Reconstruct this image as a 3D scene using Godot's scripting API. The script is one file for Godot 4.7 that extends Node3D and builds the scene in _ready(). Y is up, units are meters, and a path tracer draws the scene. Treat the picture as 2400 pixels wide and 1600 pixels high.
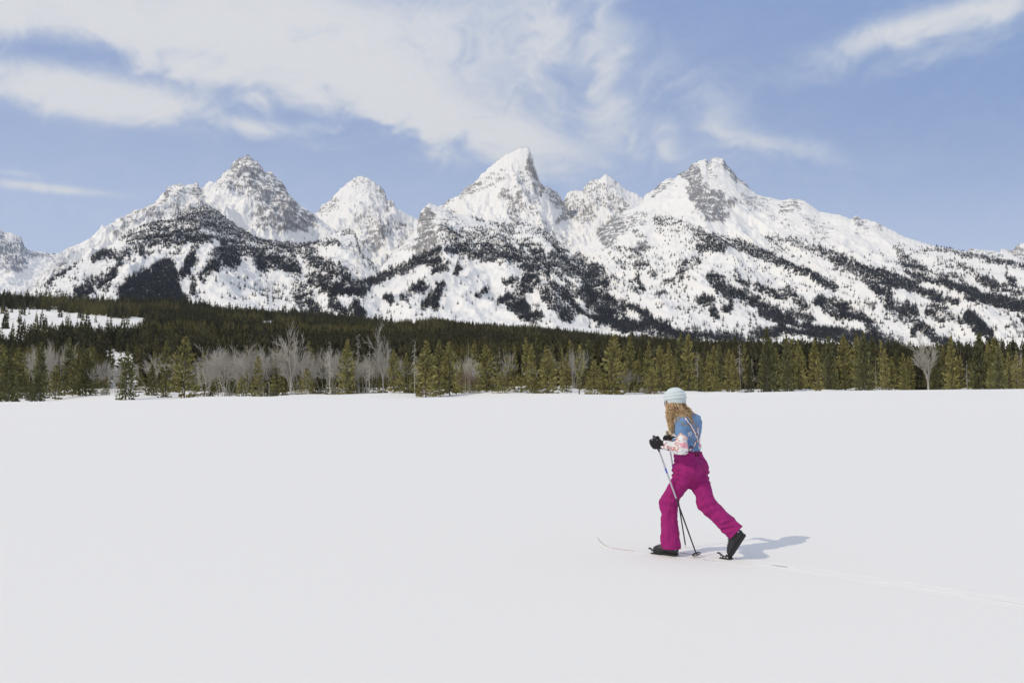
extends Node3D
# A skier walks across a snow field before a row of conifers, a wooded hill and a chain of snowy peaks.

const F := 2004.1            # focal length, in pixels of a photograph 2352 wide
const EYE := 1.62
const SEED := 20240
var pitch := atan((902.0 - 784.0) / F)
var rng := RandomNumberGenerator.new()
var used_names := {}

# ---------------------------------------------------------------- helpers
func ray(px: float, py: float) -> Vector3:      # direction through a picture point, scaled to z = -1
	var x := (px - 1176.0) / F
	var y := (784.0 - py) / F
	var k := 1.0 / (cos(pitch) - y * sin(pitch))
	return Vector3(x * k, (y * cos(pitch) + sin(pitch)) * k, -1.0)

func at(px: float, py: float, d: float) -> Vector3:   # the point d metres ahead seen there
	var r := ray(px, py)
	return Vector3(r.x * d, EYE + r.y * d, -d)

func seen(v: Vector3) -> Vector2:               # where a point of the world is seen
	var y := v.y - EYE
	var c := cos(pitch)
	var s := sin(pitch)
	var depth := -v.z * c + y * s
	var up := y * c + v.z * s
	return Vector2(1176.0 + F * v.x / depth, 784.0 - F * up / depth)

func lin(x: float, xs: Array, ys: Array) -> float:
	if x <= xs[0]:
		return ys[0]
	for i in range(1, xs.size()):
		if x <= xs[i]:
			var t: float = (x - xs[i - 1]) / (xs[i] - xs[i - 1])
			return lerpf(ys[i - 1], ys[i], t)
	return ys[xs.size() - 1]

func numbered(called: String) -> String:
	var n: int = used_names.get(called, 0)
	used_names[called] = n + 1
	return called if n == 0 else "%s_%03d" % [called, n]

func tag(o: Node3D, label: String, category := "", group := "", kind := "") -> Node3D:
	if label:
		o.set_meta("label", label)
	if category:
		o.set_meta("category", category)
	if group:
		o.set_meta("group", group)
	if kind:
		o.set_meta("kind", kind)
	return o

func part(called: String, mesh: Mesh, mat: Material, parent: Node3D = self) -> MeshInstance3D:
	var o := MeshInstance3D.new()
	o.name = numbered(called) if parent == self else called
	o.mesh = mesh
	o.material_override = mat
	parent.add_child(o, true)
	return o

func root_at(called: String, pos := Vector3.ZERO) -> Node3D:
	var o := Node3D.new()
	o.name = numbered(called)
	add_child(o)
	o.position = pos
	return o

func mesh_of(v: PackedVector3Array, idx: PackedInt32Array, col: PackedColorArray = PackedColorArray(), nrm: PackedVector3Array = PackedVector3Array(), uv: PackedVector2Array = PackedVector2Array()) -> ArrayMesh:
	var a := []
	a.resize(Mesh.ARRAY_MAX)
	a[Mesh.ARRAY_VERTEX] = v
	if idx.size():
		a[Mesh.ARRAY_INDEX] = idx
	if col.size():
		a[Mesh.ARRAY_COLOR] = col
	if nrm.size():
		a[Mesh.ARRAY_NORMAL] = nrm
	if uv.size():
		a[Mesh.ARRAY_TEX_UV] = uv
	var m := ArrayMesh.new()
	m.add_surface_from_arrays(Mesh.PRIMITIVE_TRIANGLES, a)
	return m

func matte(c: Color, rough := 0.9) -> StandardMaterial3D:   # c is a linear colour
	var m := StandardMaterial3D.new()
	m.albedo_color = c.linear_to_srgb()
	m.roughness = rough
	return m

func tinted(rough := 0.9) -> StandardMaterial3D:
	var m := matte(Color.WHITE, rough)
	m.vertex_color_use_as_albedo = true
	return m

func noise(freq: float, octaves: int, seed_: int, ridged := false) -> FastNoiseLite:
	var n := FastNoiseLite.new()
	n.noise_type = FastNoiseLite.TYPE_SIMPLEX_SMOOTH
	n.seed = seed_
	n.frequency = freq
	n.fractal_type = FastNoiseLite.FRACTAL_RIDGED if ridged else FastNoiseLite.FRACTAL_FBM
	n.fractal_octaves = octaves
	return n

func tube(v: PackedVector3Array, idx: PackedInt32Array, a: Vector3, b: Vector3, ra: float, rb: float, sides := 3) -> void:
	var d := (b - a).normalized()
	var u := d.cross(Vector3.UP if absf(d.y) < 0.9 else Vector3.RIGHT).normalized()
	var w := d.cross(u)
	var k := v.size()
	for i in sides:
		var g := TAU * i / sides
		var o := u * cos(g) + w * sin(g)
		v.append(a + o * ra)
		v.append(b + o * rb)
	for i in sides:
		var p := k + 2 * i
		var q := k + 2 * ((i + 1) % sides)
		idx.append_array([p, q, p + 1, q, q + 1, p + 1])

# ---------------------------------------------------------------- camera, sky, sun
func set_stage() -> void:
	var cam := Camera3D.new()
	cam.name = "camera"
	add_child(cam)
	cam.position = Vector3(0, EYE, 0)
	cam.rotation.x = pitch
	cam.fov = rad_to_deg(2.0 * atan(784.0 / F))
	cam.near = 0.1
	cam.far = 40000.0
	cam.current = true
	var e := Environment.new()
	e.tonemap_mode = Environment.TONE_MAPPER_LINEAR
	e.tonemap_exposure = 0.74
	e.background_mode = Environment.BG_SKY
	e.sky = Sky.new()
	var sm := PanoramaSkyMaterial.new()
	sm.panorama = sky_picture()
	sm.energy_multiplier = 1.0 / 0.74
	e.sky.sky_material = sm
	e.sdfgi_enabled = true
	e.ssao_enabled = true
	e.ssil_enabled = true
	e.fog_enabled = true
	e.fog_density = 0.000022
	e.fog_light_color = Color(0.82, 0.88, 1.0)
	var w := WorldEnvironment.new()
	w.name = "world_environment"
	w.environment = e
	add_child(w)
	var sun := DirectionalLight3D.new()
	sun.name = "sun"
	add_child(sun)
	var to := Vector3(0.82, -0.83, -0.575)       # from behind the camera's left shoulder
	sun.look_at_from_position(Vector3.ZERO, to, Vector3.UP)
	sun.light_color = Color(1.0, 0.945, 0.85)
	sun.light_energy = 0.835
	sun.light_angular_distance = 0.5
	sun.shadow_enabled = true

func sky_picture() -> ImageTexture:
	# [x, y, half length, half width, slant in degrees, strength] of each sheet of thin cloud, in picture points
	var sheets := [
		[560, 40, 520, 95, 6, 0.75], [760, 170, 330, 80, 18, 0.85], [1000, 260, 250, 66, 14, 0.95], [1170, 325, 190, 32, 6, 0.85], [880, 90, 330, 110, 12, 0.7],
		[330, 60, 300, 70, 8, 0.8], [60, 185, 190, 30, 10, 0.75], [330, 232, 150, 36, 9, 0.95], [180, 215, 150, 34, 12, 0.7], [580, 295, 85, 17, 7, 0.8],
		[110, 431, 110, 8, 5, 0.75], [40, 400, 40, 6, 8, 0.3], [1400, 90, 130, 50, 80, 0.42], [1230, 60, 120, 60, 35, 0.36], [1440, 210, 110, 45, 60, 0.28],
		[1250, 150, 130, 40, 70, 0.25], [1560, 150, 190, 60, 25, 0.14], [1545, 325, 60, 26, 60, 0.26], [1800, 330, 160, 24, 12, 0.34], [1680, 270, 150, 40, 30, 0.24],
		[2090, 60, 190, 36, -17, 0.55], [2260, 15, 190, 30, -18, 0.7], [1950, 120, 160, 34, -22, 0.25], [1480, 300, 260, 50, 20, 0.2], [1200, 380, 160, 26, 4, 0.3],
		[2200, 110, 160, 26, -14, 0.25], [650, 330, 160, 16, 6, 0.2], [0, 20, 120, 30, 20, 0.5]]
	var blobs := []
	for s in sheets:
		var r := ray(s[0], s[1])
		var az := atan2(r.x, 1.0)
		var el := atan2(r.y, sqrt(1.0 + r.x * r.x))
		blobs.append([az, el, s[2] / F, s[3] / F, deg_to_rad(s[4]) + atan(tan(el) * r.x / sqrt(1.0 + r.x * r.x)), s[5]])
	var n1 := noise(3.2, 5, 11)
	var n2 := noise(9.0, 5, 12)
	var n3 := noise(2.0, 3, 13)
	var paint := func(az: float, el: float) -> Color:
		var wx := n3.get_noise_2d(az * 2.0 + 5.0, el * 3.0)
		var wy := n3.get_noise_2d(az * 2.0, el * 3.0 + 9.0)
		var soft := n1.get_noise_2d(az * 1.6 + wx * 0.3, el * 3.6 - az * 0.5)
		var fibre := n2.get_noise_2d((az * 0.9 + el * 0.3 + wx * 0.16) * 0.9, (el - az * 0.25 + wy * 0.10) * 2.6)
		var dens := 0.0
		for s in blobs:
			var dx: float = az - s[0]
			var dy: float = el - s[1]
			if absf(dx) > 0.9 or absf(dy) > 0.5:
				continue
			var g: float = clampf(s[3] / 0.035, 0.1, 1.2)          # a small sheet is bent less than a large one
			dx += (wx * 0.04 + soft * 0.05) * g
			dy += (wy * 0.022 + soft * 0.020 + fibre * 0.012) * g
			var c := cos(s[4])
			var n := sin(s[4])
			var u: float = (dx * c - dy * n) / s[2]
			var v: float = (dx * n + dy * c) / s[3]
			dens = maxf(dens, 0.0) + s[5] * exp(-(u * u + v * v) * 1.1)
		var aside := smoothstep(0.56, 0.85, absf(az)) + smoothstep(0.46, 0.75, el)
		aside = minf(aside, 1.0)
		var wild := 0.62 + 0.9 * n3.get_noise_2d(az * 1.1 + 30.0, el * 1.6) + 0.5 * soft
		dens = lerpf(dens, wild, aside)
		var silk := n2.get_noise_2d((az + el * 0.6 + wx * 0.3) * 2.2, (el - az * 0.28 + wy * 0.16 + soft * 0.05) * 8.0)
		dens = dens * (0.95 + 0.45 * fibre + 0.42 * soft + 0.18 * silk) + 0.06 * fibre + 0.05 * soft + 0.05 * silk + 0.03
		dens = 1.0 - exp(-1.7 * maxf(dens, 0.0))
		dens = smoothstep(-0.02, 0.95, dens)
		var up := clampf(sin(maxf(el, 0.0)), 0.0, 1.0)
		var low := Color(0.755, 0.815, 0.915)
		var mid := Color(0.615, 0.69, 0.835)
		var high := Color(0.50, 0.60, 0.79)
		var sky: Color = low.lerp(mid, smoothstep(0.10, 0.34, up)).lerp(high, smoothstep(0.22, 0.62, up))
		sky = sky.lerp(Color(0.50, 0.615, 0.80), 0.55 * smoothstep(0.1, 0.6, az) * smoothstep(0.12, 0.3, up) * (1.0 - smoothstep(0.6, 1.2, az)))
		return sky.lerp(Color(0.886, 0.890, 0.900), dens * 0.97)
	var w := 4096
	var h := 2048
	var small := Image.create_empty(w / 8, h / 8, false, Image.FORMAT_RGB8)
	for y in h / 8:
		var el := (0.5 - (y + 0.5) / (h / 8.0)) * PI
		for x in w / 8:
			small.set_pixel(x, y, (paint as Callable).call(wrapf((x + 0.5) / (w / 8.0) * TAU, -PI, PI), maxf(el, -0.02)) if el > -0.1 else Color(0.7, 0.75, 0.82))
	small.resize(w, h, Image.INTERPOLATE_CUBIC)
	var fine := 2
	var x0 := w / 2 - 404
	var x1 := w / 2 + 404
	var y0 := int((0.5 - 0.52 / PI) * h)
	var y1 := int((0.5 - 0.03 / PI) * h)
	var crop := Image.create_empty((x1 - x0) / fine, (y1 - y0) / fine, false, Image.FORMAT_RGB8)
	for y in crop.get_height():
		var el := (0.5 - (y0 + (y + 0.5) * fine) / h) * PI
		for x in crop.get_width():
			crop.set_pixel(x, y, (paint as Callable).call(((x0 + (x + 0.5) * fine) / w - 0.5) * TAU, el))
	crop.resize(crop.get_width() * fine, crop.get_height() * fine, Image.INTERPOLATE_CUBIC)
	var half := crop.get_width() / 2            # the picture starts straight ahead, so the fine part wraps round its seam
	small.blit_rect(crop, Rect2i(half, 0, half, crop.get_height()), Vector2i(0, y0))
	small.blit_rect(crop, Rect2i(0, 0, half, crop.get_height()), Vector2i(w - half, y0))
	return ImageTexture.create_from_image(small)

# ---------------------------------------------------------------- fields drawn in picture points: rock and trees
const CELL := 4.0
const FW := 620
const FH := 150
const FX := -60.0
const FY := 300.0
var rock_field := PackedFloat32Array()
var tree_field := PackedFloat32Array()

func stroke(field: PackedFloat32Array, x1: float, y1: float, x2: float, y2: float, r: float, s: float) -> void:
	var a := Vector2(x1, y1)
	var b := Vector2(x2, y2)
	var i0 := maxi(int((minf(x1, x2) - r * 1.6 - FX) / CELL), 0)
	var i1 := mini(int((maxf(x1, x2) + r * 1.6 - FX) / CELL) + 1, FW - 1)
	var j0 := maxi(int((minf(y1, y2) - r * 1.6 - FY) / CELL), 0)
	var j1 := mini(int((maxf(y1, y2) + r * 1.6 - FY) / CELL) + 1, FH - 1)
	for j in range(j0, j1 + 1):
		for i in range(i0, i1 + 1):
			var p := Vector2(FX + i * CELL, FY + j * CELL)
			var q := Geometry2D.get_closest_point_to_segment(p, a, b)
			var w := 1.0 - smoothstep(0.62 * r, 1.38 * r, p.distance_to(q))
			if w <= 0.0:
				continue
			var k := j * FW + i
			if s > 0.0:
				field[k] = maxf(field[k], s * w)
			else:
				field[k] = field[k] * (1.0 + s * w)

func look(field: PackedFloat32Array, p: Vector2) -> float:
	var fx := clampf((p.x - FX) / CELL, 0.0, FW - 1.01)
	var fy := clampf((p.y - FY) / CELL, 0.0, FH - 1.01)
	var i := int(fx)
	var j := int(fy)
	var tx := fx - i
	var ty := fy - j
	var k := j * FW + i
	return lerpf(lerpf(field[k], field[k + 1], tx), lerpf(field[k + FW], field[k + FW + 1], tx), ty)

func strokes(field: PackedFloat32Array, list: Array, ox: float, oy: float, k: float) -> void:
	for i in range(0, list.size(), 6):
		stroke(field, ox + list[i] * k, oy + list[i + 1] * k, ox + list[i + 2] * k, oy + list[i + 3] * k, list[i + 4] * k, list[i + 5])

func draw_fields() -> void:
	rock_field.resize(FW * FH)
	tree_field.resize(FW * FH)
	# thin scatter of trees on the lower slopes
	for a in [[330, 640, 430, 690, 60, 0.16], [100, 640, 300, 690, 40, 0.16], [480, 600, 780, 690, 70, 0.15], [330, 560, 470, 540, 50, 0.3], [820, 700, 1000, 700, 60, 0.06],
			[1000, 640, 1200, 700, 70, 0.055], [1200, 560, 1380, 700, 60, 0.2], [1420, 600, 1560, 760, 80, 0.12], [1540, 640, 1760, 740, 80, 0.17], [1700, 660, 2000, 760, 70, 0.15],
			[1960, 660, 2352, 760, 70, 0.10], [2040, 620, 2352, 700, 60, 0.14], [700, 545, 800, 560, 26, 0.2], [600, 490, 700, 540, 22, 0.12], [1420, 560, 1540, 600, 40, 0.12], [20, 640, 120, 660, 20, 0.1]]:
		stroke(tree_field, a[0], a[1], a[2], a[3], a[4], a[5])
	# the dark stands, [x, y, x, y, radius, density]
	strokes(tree_field, [
		1240, 540, 1440, 520, 60, 1.0, 1440, 530, 1640, 640, 72, 1.0, 1640, 640, 1820, 720, 64, 1.0, 1820, 740, 2050, 760, 54, 1.0, 2050, 770, 2120, 740, 30, 1.0,
		1100, 660, 1350, 700, 90, 0.85, 850, 680, 1080, 600, 50, 0.7, 950, 720, 1250, 620, 66, 0.8, 1000, 790, 1150, 690, 60, 0.95, 1350, 640, 1600, 720, 84, 0.95,
		1330, 690, 1340, 770, 40, 0.9, 1450, 760, 1600, 850, 70, 1.0, 1600, 740, 1800, 870, 80, 0.95, 1800, 850, 2000, 900, 60, 0.95, 1900, 900, 2040, 930, 40, 0.8,
		640, 830, 760, 830, 40, 1.0, 780, 870, 860, 820, 30, 0.8, 1230, 780, 1280, 830, 30, 0.9, 1320, 830, 1260, 970, 32, 1.0, 1480, 890, 1400, 980, 40, 0.9,
		1330, 1000, 1320, 1090, 20, 0.9, 740, 940, 790, 900, 45, 0.75, 700, 1040, 760, 960, 45, 0.8, 590, 1030, 700, 1000, 40, 0.6, 540, 1100, 600, 1060, 40, 0.7,
		400, 950, 540, 850, 28, 0.85, 330, 1000, 420, 940, 25, 0.7, 520, 860, 600, 800, 25, 0.6, 2200, 1010, 2300, 1080, 50, 0.9, 2050, 1050, 2120, 1100, 40, 0.55,
		1500, 1000, 1560, 1060, 30, 0.5, 1700, 1000, 1900, 1090, 40, 0.35, 430, 800, 600, 720, 9, 0.8, 1560, 460, 1640, 560, 12, 0.4, 1120, 1170, 1260, 1180, 26, 0.9], 0.0, 313.6, 1.0 / 3.0)
	for a in [[1300, 760, 1220, 900], [1220, 900, 1205, 1010], [1205, 1010, 1290, 1150]]:
		stroke(tree_field, a[0] / 3.0, 313.6 + a[1] / 3.0, a[2] / 3.0, 313.6 + a[3] / 3.0, 8.0, -1.0)
	strokes(tree_field, [850, 940, 1050, 870, 34, -1.0, 1480, 750, 1370, 800, 32, -0.95, 1120, 790, 1000, 800, 26, -0.7, 1690, 880, 1730, 900, 34, -0.85, 1430, 1020, 1600, 1020, 60, -0.7,
		650, 900, 760, 880, 30, -0.8, 560, 960, 640, 940, 26, -0.7, 980, 900, 1100, 830, 30, -0.8], 0.0, 313.6, 1.0 / 3.0)
	strokes(tree_field, [
		1150, 885, 1000, 1000, 48, 1.0, 1000, 1000, 870, 1080, 62, 1.0, 1150, 890, 1170, 1010, 50, 1.0, 1170, 1010, 1200, 1130, 55, 1.0, 860, 1110, 1220, 1140, 60, 1.0, 1050, 1020, 1120, 1080, 80, 1.0], 0.0, 313.6, 1.0 / 3.0)
	strokes(tree_field, [
		0, 730, 120, 730, 30, 0.8, 120, 740, 260, 740, 22, 0.95, 280, 655, 400, 680, 24, 0.8, 395, 690, 415, 780, 13, 0.8, 60, 850, 300, 960, 48, 0.8, 170, 880, 330, 1000, 40, 0.75,
		0, 780, 100, 800, 30, 0.8, 420, 800, 460, 890, 16, 0.6, 480, 870, 560, 960, 16, 0.6, 100, 1000, 250, 1060, 50, 0.9, 250, 1060, 420, 1060, 55, 0.95, 420, 1050, 560, 980, 36, 0.9,
		560, 980, 760, 910, 32, 1.0, 760, 910, 860, 840, 28, 1.0, 860, 840, 960, 790, 24, 1.0, 230, 1160, 320, 1220, 32, 0.8, 370, 1180, 420, 1230, 35, 0.9, 0, 1130, 100, 1200, 50, 0.7,
		1200, 550, 1380, 605, 14, 1.0, 1380, 610, 1480, 660, 25, 1.0, 1420, 612, 1580, 597, 14, 0.9, 1480, 640, 1650, 655, 20, 0.7, 1470, 670, 1640, 780, 45, 0.9, 1560, 740, 1640, 780, 50, 0.8,
		1690, 645, 1800, 750, 40, 0.9, 1780, 750, 1930, 860, 42, 0.95, 1930, 860, 2080, 960, 45, 0.95, 2090, 960, 2110, 1000, 30, 0.9, 1640, 820, 1740, 960, 50, 0.95, 1740, 960, 1850, 1090, 52, 1.0,
		1850, 1090, 1950, 1200, 48, 0.9, 1600, 1000, 1500, 1150, 55, 0.9, 1480, 1160, 1620, 1250, 60, 0.95, 1700, 1100, 1850, 1240, 60, 0.6, 1040, 700, 1400, 720, 85, 0.7, 1050, 775, 1350, 790, 50, 0.9,
		1200, 800, 1600, 850, 62, 0.85, 1450, 800, 1620, 940, 50, 0.8, 1850, 900, 2080, 1060, 55, 0.7, 1980, 1050, 2120, 1150, 42, 0.85, 2120, 1150, 2200, 1230, 55, 0.85, 2000, 1240, 2352, 1320, 30, 0.7,
		890, 880, 960, 870, 32, 0.9, 930, 930, 1000, 900, 32, 0.9, 1080, 950, 1105, 915, 24, 1.0, 720, 1120, 850, 1050, 34, 0.85, 600, 1120, 640, 1150, 22, 0.8, 900, 1120, 990, 1050, 28, 0.85,
		930, 1180, 960, 1120, 22, 0.9, 850, 1180, 900, 1160, 22, 0.8, 1240, 1110, 1290, 1060, 24, 0.8, 1400, 1140, 1460, 1120, 28, 0.9, 1420, 1030, 1480, 1010, 28, 0.8, 1110, 800, 1130, 860, 20, 0.7], 686.0, 313.6, 1.0 / 3.0)
	strokes(tree_field, [1790, 850, 1860, 830, 26, -0.9, 1750, 970, 1890, 1090, 18, -1.0, 1890, 1090, 1960, 1190, 20, -0.9, 1570, 1090, 1620, 1200, 18, -0.85, 1500, 700, 1570, 690, 18, -0.8, 1490, 655, 1560, 640, 10, -0.8, 1060, 610, 1150, 640, 30, -0.5], 686.0, 313.6, 1.0 / 3.0)
	strokes(tree_field, [
		700, 530, 860, 540, 28, 0.8, 860, 550, 1000, 610, 28, 0.7, 1000, 640, 1250, 690, 42, 0.9, 1000, 720, 1150, 720, 32, 1.0, 1250, 690, 1500, 790, 36, 1.0, 1500, 800, 1750, 900, 32, 1.0,
		1750, 900, 1930, 1000, 26, 1.0, 720, 600, 950, 640, 38, 0.4, 1460, 650, 1650, 660, 24, 0.75, 1650, 680, 1850, 740, 32, 0.75, 1850, 750, 2050, 840, 36, 0.95, 2050, 850, 2352, 960, 42, 1.0,
		1500, 690, 1750, 780, 42, 0.4, 1940, 850, 2020, 870, 24, 0.75, 2150, 950, 2300, 1000, 34, 0.75, 2230, 1030, 2300, 1060, 38, 0.9, 1080, 930, 1200, 1020, 42, 0.9, 1130, 1000, 1300, 1050, 32, 1.0,
		1300, 1060, 1480, 1140, 32, 1.0, 1450, 1150, 1620, 1220, 45, 1.0, 1240, 900, 1320, 990, 26, 0.8, 1390, 980, 1420, 990, 28, 1.0, 1430, 1010, 1580, 1060, 26, 0.9, 1600, 1020, 1720, 1130, 32, 0.65,
		1640, 1170, 1760, 1210, 36, 0.8, 1820, 1080, 1980, 1130, 42, 0.9, 1880, 1160, 2100, 1200, 36, 0.85, 1980, 1110, 2050, 1150, 25, 0.6, 2100, 1190, 2200, 1290, 28, 0.9, 460, 1110, 560, 1140, 20, 1.0,
		560, 1140, 650, 1210, 28, 1.0, 640, 1230, 760, 1270, 40, 1.0, 300, 1180, 480, 1250, 48, 0.95, 480, 1250, 900, 1320, 32, 0.95, 900, 1320, 1300, 1340, 32, 0.9, 1300, 1340, 1550, 1300, 38, 0.7,
		1550, 1270, 1900, 1310, 42, 0.9, 1900, 1310, 2352, 1390, 48, 0.95, 100, 1000, 350, 1130, 42, 0.85, 120, 850, 330, 950, 48, 0.9, 0, 780, 150, 850, 55, 0.9, 400, 720, 640, 740, 9, 0.75,
		450, 770, 640, 800, 12, 0.75, 560, 820, 640, 830, 16, 1.0, 400, 800, 600, 850, 10, 0.65, 430, 850, 680, 880, 9, 0.65, 570, 920, 600, 1000, 20, 1.0, 650, 880, 690, 930, 16, 0.8,
		400, 930, 430, 950, 22, 0.75, 520, 960, 560, 1020, 22, 0.55, 760, 960, 820, 950, 18, 0.9, 840, 900, 1000, 820, 18, 0.75, 880, 820, 980, 800, 22, 0.55, 690, 1040, 760, 1020, 10, 0.9,
		1080, 1160, 1110, 1180, 24, 1.0, 1170, 1150, 1210, 1110, 22, 0.9, 1000, 1080, 1080, 1100, 32, 0.75, 850, 860, 870, 940, 16, 0.7], 1274.0, 333.2, 1.0 / 3.0)
	strokes(tree_field, [
		1140, 540, 1200, 640, 40, 0.65, 1200, 640, 1340, 740, 55, 0.9, 1200, 700, 1330, 820, 40, 0.75, 1380, 780, 1600, 860, 46, 0.95, 1600, 870, 1800, 930, 46, 1.0, 1780, 960, 2000, 990, 55, 1.0,
		2000, 1000, 2300, 1070, 60, 1.0, 1300, 540, 1480, 560, 36, 0.5, 1480, 530, 1700, 570, 32, 0.85, 1700, 580, 1900, 620, 36, 0.85, 1900, 620, 2300, 690, 38, 0.9, 1400, 640, 1650, 680, 46, 0.4,
		1600, 650, 1800, 760, 32, 0.6, 1830, 790, 2000, 890, 32, 0.85, 1900, 800, 2200, 950, 32, 0.75, 1500, 760, 1700, 800, 36, 0.5, 2100, 800, 2150, 850, 36, 0.8, 1000, 760, 1250, 870, 50, 1.0,
		1250, 880, 1500, 980, 36, 1.0, 1500, 990, 1650, 1010, 28, 0.85, 970, 900, 1050, 980, 46, 0.85, 1080, 1040, 1280, 1100, 55, 0.85, 1070, 1120, 1230, 1200, 42, 0.5, 1290, 1190, 1370, 1240, 46, 0.75,
		1390, 1290, 1480, 1330, 38, 0.9, 1400, 1110, 1520, 1160, 32, 0.85, 1430, 1030, 1700, 1190, 32, 0.6, 1760, 1140, 1850, 1260, 55, 0.9, 1850, 1200, 1980, 1370, 38, 0.85, 1500, 1340, 1700, 1420, 36, 0.65,
		1270, 1270, 1280, 1310, 18, 1.0, 2100, 900, 2300, 960, 30, 0.6, 2180, 1080, 2260, 1180, 34, 0.8], 1764.0, 431.2, 0.2625)
	# bare rock, same form, in picture points
	strokes(rock_field, [
		560, 375, 590, 385, 34, 0.55, 520, 410, 560, 420, 30, 0.35, 600, 400, 610, 470, 22, 0.5, 640, 440, 660, 480, 28, 0.55, 660, 500, 700, 505, 26, 0.6, 600, 500, 650, 520, 20, 0.45,
		385, 440, 400, 470, 24, 0.32, 420, 450, 440, 480, 30, 0.26, 350, 480, 380, 490, 24, 0.3, 290, 505, 330, 490, 14, 0.4, 260, 520, 280, 530, 14, 0.4, 440, 425, 455, 440, 14, 0.55, 380, 430, 385, 445, 8, 0.9,
		820, 420, 870, 440, 22, 0.32, 880, 440, 890, 470, 14, 0.6, 840, 500, 870, 520, 30, 0.4, 850, 560, 880, 530, 20, 0.6, 895, 510, 925, 520, 12, 0.6, 740, 480, 770, 470, 16, 0.4,
		980, 500, 968, 590, 20, 1.0, 985, 530, 992, 570, 24, 0.85, 1000, 490, 1040, 500, 18, 0.5, 1020, 520, 1040, 540, 14, 0.55, 920, 560, 950, 560, 14, 0.5, 890, 600, 930, 560, 10, 0.4,
		1100, 430, 1150, 400, 14, 0.35, 1060, 440, 1090, 425, 10, 0.6, 1020, 468, 1040, 455, 8, 0.6, 1160, 450, 1180, 480, 16, 0.5, 1195, 440, 1180, 500, 10, 0.6, 1215, 370, 1240, 440, 10, 0.6, 1200, 400, 1215, 480, 24, 0.32,
		1270, 440, 1300, 490, 14, 0.55, 1290, 500, 1310, 500, 10, 0.8, 1240, 520, 1290, 560, 16, 0.35, 1320, 470, 1340, 490, 22, 0.45, 1360, 430, 1400, 440, 22, 0.35, 1380, 460, 1420, 470, 22, 0.4,
		1390, 545, 1420, 520, 24, 0.85, 1420, 510, 1470, 500, 20, 0.6, 1450, 570, 1490, 565, 10, 0.85, 1460, 535, 1470, 545, 12, 0.6, 1490, 440, 1540, 420, 12, 0.6, 1590, 395, 1600, 430, 18, 0.95, 1600, 440, 1640, 455, 24, 0.95, 1572, 398, 1580, 405, 10, 0.9, 1665, 375, 1690, 402, 10, 0.7, 1700, 412, 1718, 428, 9, 0.7, 1625, 380, 1640, 410, 10, 0.5,
		1615, 470, 1650, 490, 26, 0.85, 1640, 480, 1665, 470, 16, 0.9, 1630, 495, 1648, 502, 10, 0.9, 1500, 442, 1530, 425, 10, 0.7, 1690, 455, 1740, 462, 12, 0.55, 1672, 455, 1685, 470, 7, 0.95, 1630, 375, 1670, 380, 12, 0.5, 1680, 390, 1720, 430, 10, 0.5, 1730, 465, 1760, 470, 16, 0.5, 1800, 480, 1830, 470, 14, 0.75,
		1780, 500, 1800, 510, 12, 0.45, 1850, 500, 1900, 530, 16, 0.5, 1860, 540, 1890, 545, 10, 0.55, 1970, 505, 1985, 530, 12, 0.6, 2010, 515, 2020, 520, 10, 0.6, 1900, 560, 1960, 580, 10, 0.3, 1560, 400, 1575, 410, 8, 0.9,
		-20, 560, 30, 590, 34, 0.85, 40, 545, 50, 580, 12, 0.7, 60, 582, 120, 586, 10, 0.75, 120, 640, 150, 600, 14, 0.35, 90, 660, 120, 650, 14, 0.35, 1980, 700, 2000, 705, 14, 0.5, 1590, 750, 1620, 752, 8, 0.6,
		2050, 765, 2070, 772, 7, 0.7, 2330, 745, 2352, 765, 14, 0.6, 2330, 570, 2360, 590, 16, 0.6, 2225, 575, 2300, 590, 8, 0.5, 1520, 600, 1540, 605, 8, 0.5, 780, 560, 820, 570, 14, 0.4, 790, 600, 800, 610, 10, 0.5], 0.0, 0.0, 1.0)

# ---------------------------------------------------------------- the ground
var hill_x := [-300.0, 0.0, 250.0, 470.0, 700.0, 900.0, 1000.0, 1100.0, 1400.0, 1700.0, 1900.0, 2352.0, 2700.0]
var hill_y := [690.0, 693.0, 705.0, 718.0, 734.0, 752.0, 746.0, 760.0, 785.0, 803.0, 815.0, 852.0, 860.0]
var crest_y := [926.0, 924.0, 920.0, 917.0, 916.0, 916.0, 916.0, 915.0, 910.0, 901.5, 897.5, 892.5, 892.0]
var base_y := [923.0, 921.0, 918.0, 916.0, 914.0, 912.0, 912.0, 911.0, 908.0, 906.0, 905.0, 905.0, 905.0]
var lumps := noise(0.02, 3, 5)
var dunes := noise(0.004, 3, 6)

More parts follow.
